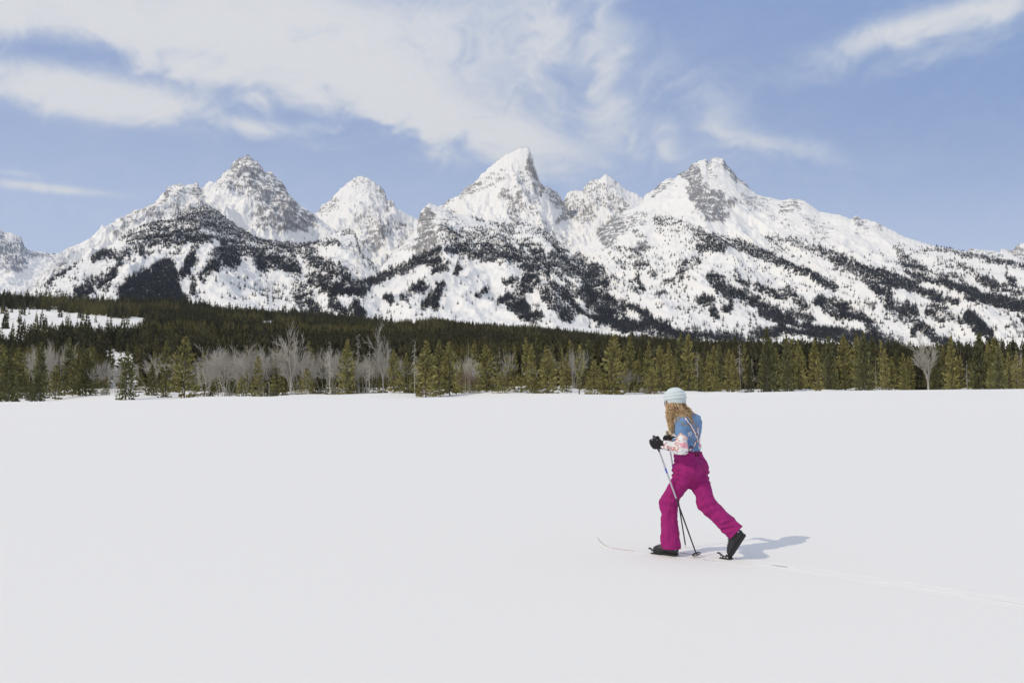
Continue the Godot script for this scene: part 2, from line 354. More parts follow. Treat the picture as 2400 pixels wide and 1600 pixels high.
func ground(x: float, z: float) -> float:
	var d := -z
	var far := sqrt(x * x + z * z)
	if d < 6.0 or far < 14.0:
		return 0.0
	var slope := x / d
	var px := clampf(1176.0 + F * slope, -300.0, 2700.0)
	var side := 1.0 - smoothstep(0.85, 1.5, absf(slope))    # off to the sides the land is a plain
	var hc := EYE + (902.0 - lin(px, hill_x, crest_y)) / F * 105.0
	var hb := EYE + (902.0 - lin(px, hill_x, base_y)) / F * 172.0
	var ht := EYE + (902.0 - lin(px, hill_x, hill_y)) / F * 1200.0
	var h := 0.0
	if d < 105.0:
		var t := smoothstep(10.0, 105.0, d) * 0.5 + 0.5 * (d - 6.0) / 99.0
		h = hc * t * t * (1.7 - 0.7 * t)
	elif d < 150.0:
		h = lerpf(hc, hb - 0.15, smoothstep(105.0, 150.0, d))
	elif d < 240.0:
		h = hb - 0.15 + smoothstep(150.0, 260.0, d) * 0.9
	elif d < 1200.0:
		var t := (d - 240.0) / 960.0
		h = hb + 0.7 + (ht - hb - 0.7) * pow(t, 1.12)
	else:
		h = ht - 30.0 * smoothstep(1200.0, 1700.0, d) + maxf(0.0, d - 1700.0) * 0.005
	h = lerpf(minf(h, 1.0), h, side)
	var rough := smoothstep(110.0, 300.0, d)
	return h + lumps.get_noise_2d(x, z) * (0.08 * smoothstep(14.0, 50.0, far) + 0.45 * smoothstep(115.0, 150.0, d) + 2.2 * rough) + dunes.get_noise_2d(x, z) * 7.0 * smoothstep(300.0, 700.0, d) * side

func polar(a0: float, a1: float, cols: int, radii: PackedFloat32Array) -> ArrayMesh:
	var v := PackedVector3Array()
	var n := PackedVector3Array()
	var idx := PackedInt32Array()
	for r in radii:
		for i in cols + 1:
			var a := lerpf(a0, a1, float(i) / cols)
			var x := sin(a) * r
			var z := -cos(a) * r
			v.append(Vector3(x, ground(x, z), z))
	var w := cols + 1
	for j in radii.size():
		for i in w:
			var l := v[j * w + maxi(i - 1, 0)]
			var rr := v[j * w + mini(i + 1, cols)]
			var u := v[mini(j + 1, radii.size() - 1) * w + i]
			var b := v[maxi(j - 1, 0) * w + i]
			var nn := (rr - l).cross(u - b)
			n.append(nn.normalized() if nn.length() > 1e-9 else Vector3.UP)
	for j in radii.size() - 1:
		for i in cols:
			var p := j * w + i
			idx.append_array([p, p + w, p + 1, p + 1, p + w, p + w + 1])
	return mesh_of(v, idx, PackedColorArray(), n)

var snow: StandardMaterial3D

func build_ground() -> void:
	snow = matte(Color(0.876, 0.868, 0.846), 0.75)
	snow.metallic_specular = 0.25
	var nt := NoiseTexture2D.new()
	nt.width = 512
	nt.height = 512
	nt.seamless = true
	nt.as_normal_map = true
	nt.bump_strength = 1.6
	nt.noise = noise(0.02, 5, 21)
	snow.normal_enabled = true
	snow.normal_texture = nt
	snow.normal_scale = 0.22
	snow.uv1_triplanar = true
	snow.uv1_world_triplanar = true
	snow.uv1_scale = Vector3(0.45, 0.45, 0.45)
	var rs := PackedFloat32Array([0.0, 2.0, 4.0])
	var r := 5.0
	while r < 165.0:
		rs.append(r)
		r *= 1.035
	rs.append(165.0)
	var near := part("snow_field", polar(-PI, PI, 480, rs), snow)
	tag(near, "smooth white snow field stretching from the viewer to the tree line", "", "", "structure")
	rs = PackedFloat32Array()
	r = 165.0
	while r < 2700.0:
		rs.append(r)
		r *= 1.02
	var hill := part("hillside", polar(-0.75, 0.75, 420, rs), snow)
	tag(hill, "snow covered hillside rising under the dark conifer forest", "", "", "structure")
	rs = PackedFloat32Array([165.0, 300.0, 700.0, 1500.0, 4000.0, 9000.0, 15000.0])
	var plain := part("snow_plain", polar(0.75, TAU - 0.75, 120, rs), snow)
	tag(plain, "flat snow plain around and behind the viewer", "", "", "structure")

# ---------------------------------------------------------------- mountains
var relief_a := noise(0.0016, 4, 31, true)
var relief_b := noise(0.006, 4, 32, true)
var relief_c := noise(0.022, 3, 33)
var bands := noise(0.012, 3, 34)
var tooth := noise(0.045, 2, 35)

# crest and foot are lists of [x, y, depth]; profile > 1 makes the top steeper than the foot
func mountain(called: String, label: String, crest: Array, foot: Array, profile: float, rough: float, bare: float, warm: float, trees: bool, stepx := 2.0, rows := 100) -> Dictionary:
	var cx := []
	var cy := []
	var cd := []
	for c in crest:
		var r := ray(c[0], c[1])
		cx.append(r.x)
		cy.append(r.y)
		cd.append(c[2])
	var fx := []
	var fy := []
	var fd := []
	for c in foot:
		var r := ray(c[0], c[1])
		fx.append(r.x)
		fy.append(r.y)
		fd.append(c[2])
	var cols := int((crest[crest.size() - 1][0] - crest[0][0]) / stepx)
	var back := 12
	var w := cols + 1
	var v := PackedVector3Array()
	v.resize(w * (rows + back))
	var sh := PackedFloat32Array()
	sh.resize(w)
	var lean := 0.10
	for i in w:
		var t := float(i) / cols
		var X := lerpf(cx[0], cx[cx.size() - 1], t)
		var Dc := lin(X, cx, cd)
		var Hc: float = EYE + lin(X, cx, cy) * Dc
		var Hs := 0.0
		for q in range(-4, 5):
			Hs += (EYE + lin(X + q * 0.006, cx, cy) * Dc) / 9.0
		var Df := lin(X, fx, fd)
		var Hf: float = EYE + lin(X, fx, fy) * Df
		var ends := smoothstep(0.0, 0.03, t) * smoothstep(0.0, 0.03, 1.0 - t)
		var jag := (tooth.get_noise_2d(X * 4000.0, 7.0) * 14.0 + relief_c.get_noise_2d(X * 9000.0, 3.0) * 7.0) * rough * ends * Dc / 7000.0
		sh[i] = Hc - Hf
		for j in rows + back:
			var h := 0.0
			var d := 0.0
			var s := float(j) / (rows - 1)
			if j < rows:
				d = lerpf(Df, Dc, s)
				h = Hf + (Hs - Hf) * pow(s, profile) + (Hc - Hs) * pow(s, 9.0)
			else:
				var k := float(j - rows + 1) / back
				d = Dc + k * (Hc - Hf) * 1.1
				h = Hc - (Hc - Hf) * k * 0.9
				s = 1.0 - k
			var x := X * d
			var keep := 1.0 - pow(s, 5.0) if j < rows else 1.0 - pow(1.0 - (1.0 - s), 5.0)
			var big := (relief_a.get_noise_2d(x * 1.3 + d * lean, d * 0.6) + 0.1) * 150.0 * minf(1.0, (Hc - Hf) / 700.0)
			var mid := (relief_b.get_noise_2d(x + d * 0.2, d * 0.8) + 0.2) * 26.0
			var small := relief_c.get_noise_2d(x, d + h * 0.7) * 11.0
			h += ((big * smoothstep(0.0, 0.3, s) + mid) * keep + small * (0.35 + 0.65 * keep)) * rough * smoothstep(0.0, 0.12, s) + jag * pow(s, 14.0)
			v[j * w + i] = Vector3(x, h, -d)
	var n := PackedVector3Array()
	var col := PackedColorArray()
	var idx := PackedInt32Array()
	var all := rows + back
	n.resize(w * all)
	col.resize(w * all)
	for j in all:
		for i in w:
			var k := j * w + i
			var l := v[j * w + maxi(i - 1, 0)]
			var rr := v[j * w + mini(i + 1, cols)]
			var u := v[mini(j + 1, all - 1) * w + i]
			var b := v[maxi(j - 1, 0) * w + i]
			var nn := (rr - l).cross(u - b).normalized()
			n[k] = nn
			var p := v[k]
			var q := seen(p)
			var here := bare + look(rock_field, q + Vector2(bands.get_noise_2d(q.x * 2.6, q.y * 2.0), bands.get_noise_2d(q.x * 2.2 + 900.0, q.y * 2.6)) * 13.0) * 1.0
			var steep := clampf((0.76 - nn.y) * 1.6, -0.6, 0.8)
			var grit := bands.get_noise_2d(p.x * 0.8 + p.y * 0.35, p.y * 1.9 - p.x * 0.25) * 0.5 + tooth.get_noise_3d(p.x * 0.7, p.y * 1.2, p.z * 0.3) * 0.5 + tooth.get_noise_3d(p.x * 1.9, p.y * 2.4, 50.0) * 0.4
			var rock := smoothstep(0.41, 0.56, here * 0.70 + steep * 0.40 * minf(0.35 + here, 1.0) + grit * (0.48 + 0.42 * minf(here, 0.7)))
			var tone := 0.27 + 0.14 * relief_c.get_noise_2d(p.x * 0.7, p.y) + 0.16 * tooth.get_noise_2d(p.x * 0.8, p.y * 1.3)
			var stone := Color(tone * (0.97 + 0.09 * warm), tone * (1.0 + 0.01 * warm), tone * (1.06 - 0.12 * warm))
			col[k] = Color(0.876, 0.868, 0.846).lerp(stone, rock)
	for j in all - 1:
		for i in cols:
			var p := j * w + i
			idx.append_array([p, p + w, p + 1, p + 1, p + w, p + w + 1])
	var m := tinted(0.85)
	m.metallic_specular = 0.2
	var o := part(called, mesh_of(v, idx, col, n), m)
	tag(o, label, "", "", "structure")
	return {"v": v, "w": w, "rows": rows, "cols": cols, "n": n}

func build_mountains() -> Array:
	var wooded := []
	mountain("mountain", "grey rocky canyon walls with snow far off at the left edge",
		[[-90, 500, 8600], [-40, 510, 8600], [0, 526, 8600], [10, 534, 8600], [23, 533, 8600], [37, 539, 8600], [47, 544, 8600], [54, 563, 8600], [60, 572, 8600], [69, 574, 8700], [100, 580, 8900], [137, 582, 9000], [220, 600, 9000]],
		[[-90, 700, 5200], [220, 700, 5200]], 1.5, 0.5, 0.12, 0.0, false, 1.5, 80)
	mountain("mountain", "rocky snow peak with jagged left shoulder above the left forested slope",
		[[40, 684, 3000], [60, 673, 3200], [93, 633, 3500], [133, 587, 3900], [150, 573, 4100], [187, 557, 4400], [213, 543, 4600], [247, 517, 4900], [273, 503, 5100], [290, 493, 5300], [313, 490, 5450], [337, 473, 5600],
		[355, 466, 5700], [370, 446, 5800], [380, 440, 5850], [382, 426, 5860], [391, 429, 5900], [397, 422, 5950], [412, 421, 6000], [422, 425, 6050], [439, 424, 6100], [452, 418, 6150], [460, 433, 6200], [468, 428, 6250],
		[480, 415, 6300], [487, 416, 6300], [492, 421, 6300], [501, 412, 6350], [510, 398, 6400], [528, 387, 6450], [535, 373, 6500], [551, 362, 6500], [560, 358, 6500], [574, 358, 6500], [589, 371, 6500], [601, 383, 6500],
		[609, 398, 6500], [618, 392, 6550], [628, 398, 6550], [635, 409, 6550], [647, 416, 6550], [655, 431, 6550], [666, 454, 6550], [678, 458, 6600], [685, 469, 6600], [701, 483, 6650], [710, 493, 6650], [718, 491, 6700], [770, 530, 6700], [850, 600, 6700]],
		[[40, 710, 2500], [200, 705, 3000], [343, 690, 3700], [560, 640, 4700], [718, 610, 5200], [850, 650, 5300]], 1.12, 0.9, 0.20, 0.6, false, 1.5, 150)
	wooded.append([mountain("mountain", "dark forested front slope with a pointed top under the left rocky peak",
		[[-60, 735, 2600], [30, 705, 2700], [100, 652, 3000], [133, 631, 3200], [173, 606, 3500], [213, 588, 3800], [300, 529, 4400], [383, 498, 4800], [440, 482, 4950], [470, 470, 5000], [500, 484, 5000], [550, 527, 5000], [600, 549, 5000], [650, 558, 5000], [700, 558, 5000],
		[739, 552, 4950], [779, 531, 4850], [806, 526, 4800], [818, 538, 4700], [826, 568, 4500], [839, 596, 4350], [859, 613, 4200], [873, 620, 4100], [930, 668, 3600], [1000, 720, 3000], [1060, 760, 2600]],
		[[-60, 745, 2200], [470, 745, 2250], [873, 770, 2300], [1060, 790, 2300]], 1.1, 0.48, 0.06, 0.2, true, 2.0, 130), "left forested mountain slope"])
	mountain("mountain", "rounded snowy peak left of the tallest one",
		[[680, 520, 8300], [716, 490, 8300], [729, 488, 8300], [739, 470, 8300], [756, 462, 8300], [766, 450, 8300], [781, 433, 8300], [799, 420, 8300], [814, 408, 8300], [826, 403, 8300], [843, 407, 8300], [856, 415, 8300], [873, 427, 8300],
		[884, 438, 8300], [888, 457, 8200], [903, 462, 8200], [908, 477, 8150], [933, 490, 8200], [958, 503, 8300], [1000, 525, 8300], [1060, 560, 8300]],
		[[680, 600, 6600], [790, 590, 6200], [870, 640, 5600], [1060, 660, 5600]], 1.5, 0.7, 0.12, 1.0, false, 1.5, 110)
	mountain("mountain", "tallest sharp snow covered peak leaning to the right",
		[[950, 510, 7700], [986, 487, 7700], [1013, 472, 7700], [1033, 457, 7700], [1053, 450, 7700], [1066, 433, 7700], [1083, 423, 7700], [1091, 417, 7700], [1103, 403, 7700], [1129, 380, 7700], [1153, 360, 7700], [1179, 345, 7700], [1199, 337, 7700],
		[1214, 339, 7700], [1223, 357, 7700], [1229, 384, 7700], [1239, 416, 7700], [1248, 428, 7750], [1258, 428, 7900], [1268, 432, 7900], [1286, 448, 7900], [1291, 460, 7900], [1303, 483, 7900], [1314, 501, 7900], [1340, 540, 7800]],
		[[950, 570, 6000], [1150, 560, 6000], [1340, 600, 6000]], 1.55, 0.75, 0.10, 1.0, false, 1.3, 130)
	mountain("mountain", "small pointed snow peak behind, right of the tallest one",
		[[1270, 520, 8500], [1296, 460, 8500], [1303, 443, 8500], [1313, 437, 8500], [1339, 437, 8500], [1341, 428, 8500], [1359, 415, 8500], [1379, 410, 8500], [1386, 403, 8500], [1394, 399, 8500], [1406, 408, 8500], [1423, 422, 8500], [1439, 437, 8500], [1463, 445, 8500], [1480, 455, 8500], [1560, 500, 8500]],
		[[1270, 590, 6200], [1560, 600, 6200]], 1.6, 0.7, 0.22, 1.0, false, 1.3, 90)
	wooded.append([mountain("mountain", "central forested shoulder with a pale rock buttress under the tallest peak",
		[[760, 720, 2800], [790, 693, 3000], [830, 655, 3400], [873, 616, 3800], [899, 585, 4100], [929, 553, 4450], [950, 538, 4700], [959, 513, 4800], [966, 487, 4900], [976, 474, 4950], [986, 466, 5000], [1006, 474, 5050], [1026, 480, 5100], [1039, 490, 5150], [1079, 495, 5200],
		[1119, 507, 5200], [1146, 514, 5200], [1179, 510, 5200], [1216, 514, 5100], [1246, 527, 5000], [1266, 540, 4900], [1296, 567, 4700], [1319, 590, 4500], [1353, 614, 4300], [1389, 644, 3900], [1406, 677, 3600], [1423, 713, 3200], [1460, 770, 2700]],
		[[760, 780, 2250], [1000, 780, 2300], [1460, 810, 2400]], 1.15, 0.42, 0.06, 0.8, true, 2.0, 140), "central forested shoulder"])
	wooded.append([mountain("mountain", "jagged rocky right peak with a long snowy ridge falling to the right edge",
		[[1270, 620, 5200], [1300, 596, 5300], [1334, 575, 5400], [1361, 553, 5500], [1384, 526, 5600], [1417, 497, 5750], [1441, 483, 5850], [1474, 470, 5950], [1481, 447, 6000], [1507, 433, 6100], [1514, 422, 6150], [1537, 408, 6250], [1552, 410, 6300], [1557, 400, 6320], [1566, 395, 6340],
		[1577, 393, 6360], [1591, 376, 6400], [1604, 370, 6450], [1621, 364, 6480], [1629, 374, 6500], [1634, 365, 6500], [1644, 361, 6500], [1662, 365, 6500], [1671, 380, 6480], [1687, 396, 6450], [1694, 408, 6440], [1714, 420, 6400], [1724, 435, 6380], [1741, 448, 6350], [1781, 456, 6250],
		[1794, 460, 6200], [1821, 456, 6150], [1847, 460, 6050], [1884, 486, 5900], [1931, 493, 5700], [1954, 503, 5600], [1969, 494, 5550], [1977, 502, 5530], [1989, 503, 5500], [2014, 510, 5400], [2058, 533, 5250], [2079, 544, 5150], [2131, 560, 5000], [2152, 565, 4950], [2223, 578, 4700],
		[2263, 589, 4550], [2352, 605, 4300], [2480, 650, 4000]],
		[[1270, 750, 2500], [1420, 800, 2500], [1800, 830, 2400], [2352, 872, 2300], [2480, 880, 2300]], 1.2, 0.42, 0.07, 0.3, true, 2.0, 190), "right mountain flank"])
	mountain("mountain", "pale rocky summits peeping over the ridge at the right edge",
		[[2190, 600, 9000], [2221, 576, 9000], [2232, 568, 9000], [2250, 573, 9000], [2284, 576, 9000], [2297, 580, 9000], [2301, 570, 9000], [2328, 576, 9000], [2336, 562, 9000], [2352, 558, 9000], [2380, 552, 9000], [2450, 560, 9000]],
		[[2190, 660, 7600], [2450, 680, 7600]], 1.4, 0.4, 0.25, 1.2, false, 1.5, 50)
	return wooded

# ---------------------------------------------------------------- trees
# Every tree is built one unit high and one unit wide, then scaled to its size.
func needles(v: PackedVector3Array, col: PackedColorArray, c: Vector3, dir: Vector3, l: float, w: float, tone: Color, r: RandomNumberGenerator, blades := 2) -> void:
	var d := dir.normalized()
	var u := d.cross(Vector3(r.randf() - 0.5, r.randf() - 0.5, r.randf() - 0.5)).normalized()
	for b in blades:
		var a := u.rotated(d, PI * b / blades + r.randf() * 0.6)
		var lift := d.cross(a) * w * 0.35
		var p0 := c - d * l * 0.35
		var p1 := c + d * l * 0.65
		var m0 := c + a * w + lift
		var m1 := c - a * w + lift
		v.append_array([p0, m0, p1, p0, p1, m1])
		for i in 6:
			col.append(tone)

# shape: width of the crown at the height t (0 foot, 1 top)
func crown_width(kind: int, t: float) -> float:
	match kind:
		0: return pow(1.0 - t, 0.72) * (0.9 + 0.1 * sin(t * 26.0)) * smoothstep(-0.12, 0.10, t)               # spruce
		1: return pow(1.0 - t, 0.62) * (0.86 + 0.16 * sin(t * 11.0 + 1.0)) * smoothstep(-0.14, 0.20, t)           # open pine
		2: return pow(1.0 - t, 0.65) * smoothstep(-0.12, 0.12, t)                                               # young pine
		3: return (pow(1.0 - t, 0.5) * 0.75 + 0.05) * (0.6 + 0.4 * sin(t * 13.0)) * smoothstep(0.02, 0.40, t)     # thin pine, bare below
	return pow(1.0 - t, 0.9)

func make_conifer(kind: int, seed_: int, dark: float) -> Array:
	var r := RandomNumberGenerator.new()
	r.seed = seed_
	var v := PackedVector3Array()
	var col := PackedColorArray()
	var tv := PackedVector3Array()
	var ti := PackedInt32Array()
	var low: float = [0.03, 0.06, 0.02, 0.14][kind]
	var whorls: int = [21, 17, 15, 19][kind]
	var per: int = [8, 7, 7, 5][kind]
	var sway := Vector3(r.randf() - 0.5, 0, r.randf() - 0.5) * 0.05
	var top := Vector3(0, 1, 0) + sway
	var base_tone := Color(0.30, 0.275, 0.115) if kind != 0 else Color(0.195, 0.196, 0.10)
	base_tone = base_tone.lerp(Color(0.075, 0.080, 0.042), dark)
	tube(tv, ti, Vector3(0, -0.03, 0), Vector3(0, 0.5, 0) + sway * 0.5, 0.020 if kind != 3 else 0.026, 0.012, 6)
	tube(tv, ti, Vector3(0, 0.5, 0) + sway * 0.5, top, 0.012, 0.002, 5)
	var lop := r.randf() * TAU
	for k in whorls:
		var t := low + (1.0 - low) * pow((k + r.randf() * 0.7) / whorls, 0.92)
		if t > 0.985:
			continue
		var wide := crown_width(kind, t) * 0.5
		var n := per if t < 0.8 else per - 2
		var turn := r.randf() * TAU
		for b in n:
			if kind == 3 and r.randf() < 0.25:
				continue
			var ang := turn + TAU * (b + r.randf() * 0.6) / n
			var reach := wide * (0.62 + 0.62 * r.randf() * r.randf() + 0.1) * (1.0 + 0.14 * cos(ang - lop))
			if kind == 1 and r.randf() < 0.18:
				reach *= 0.45
			var out := Vector3(cos(ang), 0, sin(ang))
			var droop: float = [-0.32, -0.02, 0.12, -0.05][kind] + (t - 0.4) * 0.7
			var from := Vector3(0, t, 0) + sway * t
			var tip := from + out * reach + Vector3(0, droop * reach * 0.55, 0)
			var bend := from.lerp(tip, 0.55) - Vector3(0, reach * 0.10, 0)
			if kind != 2 and (b % 2 == 0 or kind == 3):
				tube(tv, ti, from, bend, 0.0045, 0.0025, 3)
			var branch_tone := 0.62 + 0.62 * r.randf()
			var tufts := 2 + int(reach * 13.0)
			for q in tufts:
				var f := lerpf(0.30 if kind != 3 else 0.5, 1.02, (q + 0.5 * r.randf()) / tufts)
				var c := from.lerp(bend, f * 1.82) if f < 0.55 else bend.lerp(tip, (f - 0.55) / 0.45)
				c += Vector3(r.randf() - 0.5, (r.randf() - 0.4) * 0.8, r.randf() - 0.5) * (0.035 + 0.05 * reach)
				var d := out + Vector3(r.randf() - 0.5, r.randf() * 0.9 - 0.15 + t * 0.5, r.randf() - 0.5) * 0.9
				var g := branch_tone * (0.75 + 0.5 * r.randf())
				var tone := Color(base_tone.r * g, base_tone.g * g * (0.95 + 0.1 * r.randf()), base_tone.b * g)
				if r.randf() < 0.03:
					tone = Color(0.10, 0.06, 0.035)
				needles(v, col, c, d, 0.060 + 0.045 * r.randf(), 0.014 + 0.011 * r.randf(), tone, r, 2)
	for q in 6:
		needles(v, col, top - Vector3(0, 0.012 * q, 0), Vector3(r.randf() - 0.5, 1.6, r.randf() - 0.5), 0.05, 0.008, base_tone, r, 2)
	return [mesh_of(v, PackedInt32Array(), col), mesh_of(tv, ti)]

# one mesh for the far forest: crown and trunk together
func make_far_conifer(seed_: int, tone: Color, whorls: int, per: int, slim: float, big := 1.0) -> ArrayMesh:
	var r := RandomNumberGenerator.new()
	r.seed = seed_
	var v := PackedVector3Array()
	var col := PackedColorArray()
	for k in whorls:
		var t := 0.05 + 0.93 * (k + 0.5 * r.randf()) / whorls
		var wide := pow(1.0 - t, 0.75) * 0.5 * (0.8 + 0.4 * r.randf())
		var turn := r.randf() * TAU
		var n := per if t < 0.75 else maxi(per - 2, 2)
		for b in n:
			var ang := turn + TAU * (b + 0.5 * r.randf()) / n
			var out := Vector3(cos(ang), 0, sin(ang))
			var g := 0.7 + 0.6 * r.randf()
			var reach := wide * (0.75 + 0.4 * r.randf())
			var c := Vector3(0, t, 0) + out * reach * 0.6
			needles(v, col, c, out + Vector3(0, -0.25 + t * 0.9, 0), maxf(reach * 1.25, 0.05), (0.035 + 0.05 * (1.0 - t)) * big, Color(tone.r * g, tone.g * g, tone.b * g), r, 1)
	needles(v, col, Vector3(0, 0.95, 0), Vector3.UP, 0.16, 0.022, tone, r, 2)
	for p in 2:
		var s := 0.022 * slim
		var o := Vector3(s, 0, 0) if p == 0 else Vector3(0, 0, s)
		v.append_array([-o + Vector3(0, -0.08, 0), o + Vector3(0, -0.08, 0), Vector3(0, 0.8, 0)])
		for i in 3:
			col.append(Color(0.09, 0.075, 0.06))
	return mesh_of(v, PackedInt32Array(), col)

func grow(v: PackedVector3Array, idx: PackedInt32Array, a: Vector3, dir: Vector3, l: float, rad: float, level: int, r: RandomNumberGenerator, spread: float, thin: float) -> void:
	var p := a
	var d := dir
	var steps := 3
	for s in steps:
		var q := p + d * l / steps
		var r0 := rad * (1.0 - 0.22 * s)
		tube(v, idx, p, q, r0, maxf(rad * (1.0 - 0.22 * (s + 1)), thin), 4 if level > 2 else 3)
		p = q
		d = (d + Vector3(r.randf() - 0.5, 0.12 + (r.randf() - 0.5) * 0.6, r.randf() - 0.5) * 0.35).normalized()
		if level > 0 and (s > 0 or level < 3):
			var kids := 2 if level > 2 else 1 + r.randi() % 2
			for k in kids:
				var side := d.cross(Vector3(r.randf() - 0.5, r.randf() - 0.5, r.randf() - 0.5)).normalized()
				var nd := (d + side * spread * (0.6 + 0.7 * r.randf())).normalized()
				grow(v, idx, p, nd, l * (0.52 + 0.22 * r.randf()), maxf(rad * 0.5, thin), level - 1, r, spread, thin)

# stems > 1: a leafless thicket that fans out from the ground
func make_bare(seed_: int, stems: int, spread: float) -> Array:
	var r := RandomNumberGenerator.new()
	r.seed = seed_
	var tv := PackedVector3Array()
	var ti := PackedInt32Array()
	var v := PackedVector3Array()
	var idx := PackedInt32Array()
	if stems == 1:
		tube(tv, ti, Vector3(0, -0.03, 0), Vector3(0.01, 0.18, 0), 0.028, 0.022, 6)
		tube(tv, ti, Vector3(0.01, 0.18, 0), Vector3(-0.01, 0.36, 0.01), 0.022, 0.018, 6)
		for k in 7:
			var a := TAU * k / 7.0 + 1.6 * r.randf()
			var out := spread * (0.35 + 0.9 * r.randf())
			grow(v, idx, Vector3(0, 0.14 + 0.22 * r.randf(), 0), Vector3(cos(a) * out, 1.0, sin(a) * out).normalized(), 0.26 + 0.20 * r.randf(), 0.012, 3, r, 0.55, 0.0034)
	else:
		for k in stems:
			var a := TAU * k / stems + r.randf()
			var o := Vector3(cos(a), 0, sin(a)) * (0.04 + 0.26 * r.randf())
			var lean := Vector3(cos(a) * spread * r.randf(), 1.0, sin(a) * spread * r.randf()).normalized()
			var rise := 0.10 + 0.10 * r.randf()
			tube(tv, ti, o + Vector3(0, -0.03, 0), o + lean * rise, 0.007, 0.006, 4)
			grow(v, idx, o + lean * rise, lean, 0.26 + 0.20 * r.randf(), 0.006, 3, r, 0.62, 0.0027)
	return [mesh_of(v, idx), mesh_of(tv, ti)]

func make_dead(seed_: int, full: float) -> Array:
	var r := RandomNumberGenerator.new()
	r.seed = seed_
	var tv := PackedVector3Array()
	var ti := PackedInt32Array()
	var v := PackedVector3Array()
	var idx := PackedInt32Array()
	var p := Vector3(0, -0.03, 0)
	for k in 6:
		var q := Vector3((r.randf() - 0.5) * 0.015, (k + 1) / 6.0, (r.randf() - 0.5) * 0.015)
		tube(tv, ti, p, q, 0.017 * (1.05 - k / 6.0), 0.017 * (1.05 - (k + 1) / 6.0), 5)
		p = q
	var n := int(60 * full)
	for k in n:
		var t := 0.15 + 0.83 * r.randf()
		var a := r.randf() * TAU
		var l := (0.05 + 0.22 * pow(1.0 - t, 0.7)) * (0.35 + 0.75 * r.randf()) * lerpf(0.7, 1.2, full)
		var o := Vector3(cos(a), 0, sin(a))
		var from := Vector3(0, t, 0)
		var mid := from + o * l * 0.6 + Vector3(0, l * 0.05, 0)
		var end := from + o * l - Vector3(0, l * (0.15 + 0.3 * r.randf()), 0)
		tube(v, idx, from, mid, 0.0042, 0.003, 3)
		tube(v, idx, mid, end, 0.003, 0.0016, 3)
		for j in 2:
			var e := mid + Vector3(r.randf() - 0.5, -0.5 * r.randf(), r.randf() - 0.5) * l * 0.6
			tube(v, idx, mid.lerp(end, 0.4 * j), e, 0.002, 0.0013, 3)
	return [mesh_of(v, idx), mesh_of(tv, ti)]

# where a tree stands along the view, and what it stands under: names for the labels
func place_name(px: float) -> String:
	if px < 130: return "below the far left canyon"
	if px < 400: return "below the left forested slope"
	if px < 690: return "below the rocky left peak"
	if px < 960: return "below the rounded second peak"
	if px < 1290: return "below the tallest peak"
	if px < 1490: return "below the small pointed peak"
	if px < 1620: return "behind the skier's hat"
	if px < 1850: return "below the jagged right peak"
	if px < 2120: return "below the snowy right ridge"
	return "near the right edge"

const ORDER := ["first", "second", "third", "fourth", "fifth", "sixth", "seventh", "eighth", "ninth", "tenth", "eleventh", "twelfth", "thirteenth", "fourteenth", "fifteenth", "sixteenth", "seventeenth", "eighteenth", "nineteenth", "twentieth", "twenty-first", "twenty-second", "twenty-third", "twenty-fourth", "twenty-fifth", "twenty-sixth", "twenty-seventh", "twenty-eighth", "twenty-ninth", "thirtieth"]

func stand(proto: Array, called: String, crown_name: String, px: float, d: float, height: float, width: float, turn: float, cm: Material, tm: Material) -> Node3D:
	var slope := (px - 1176.0) / F
	var x := slope * d
	var o := root_at(called, Vector3(x, ground(x, -d) - 0.02, -d))
	o.rotation.y = turn
	o.scale = Vector3(width, height, width)
	part(crown_name, proto[0], cm, o)
	part("trunk", proto[1], tm, o)
	return o

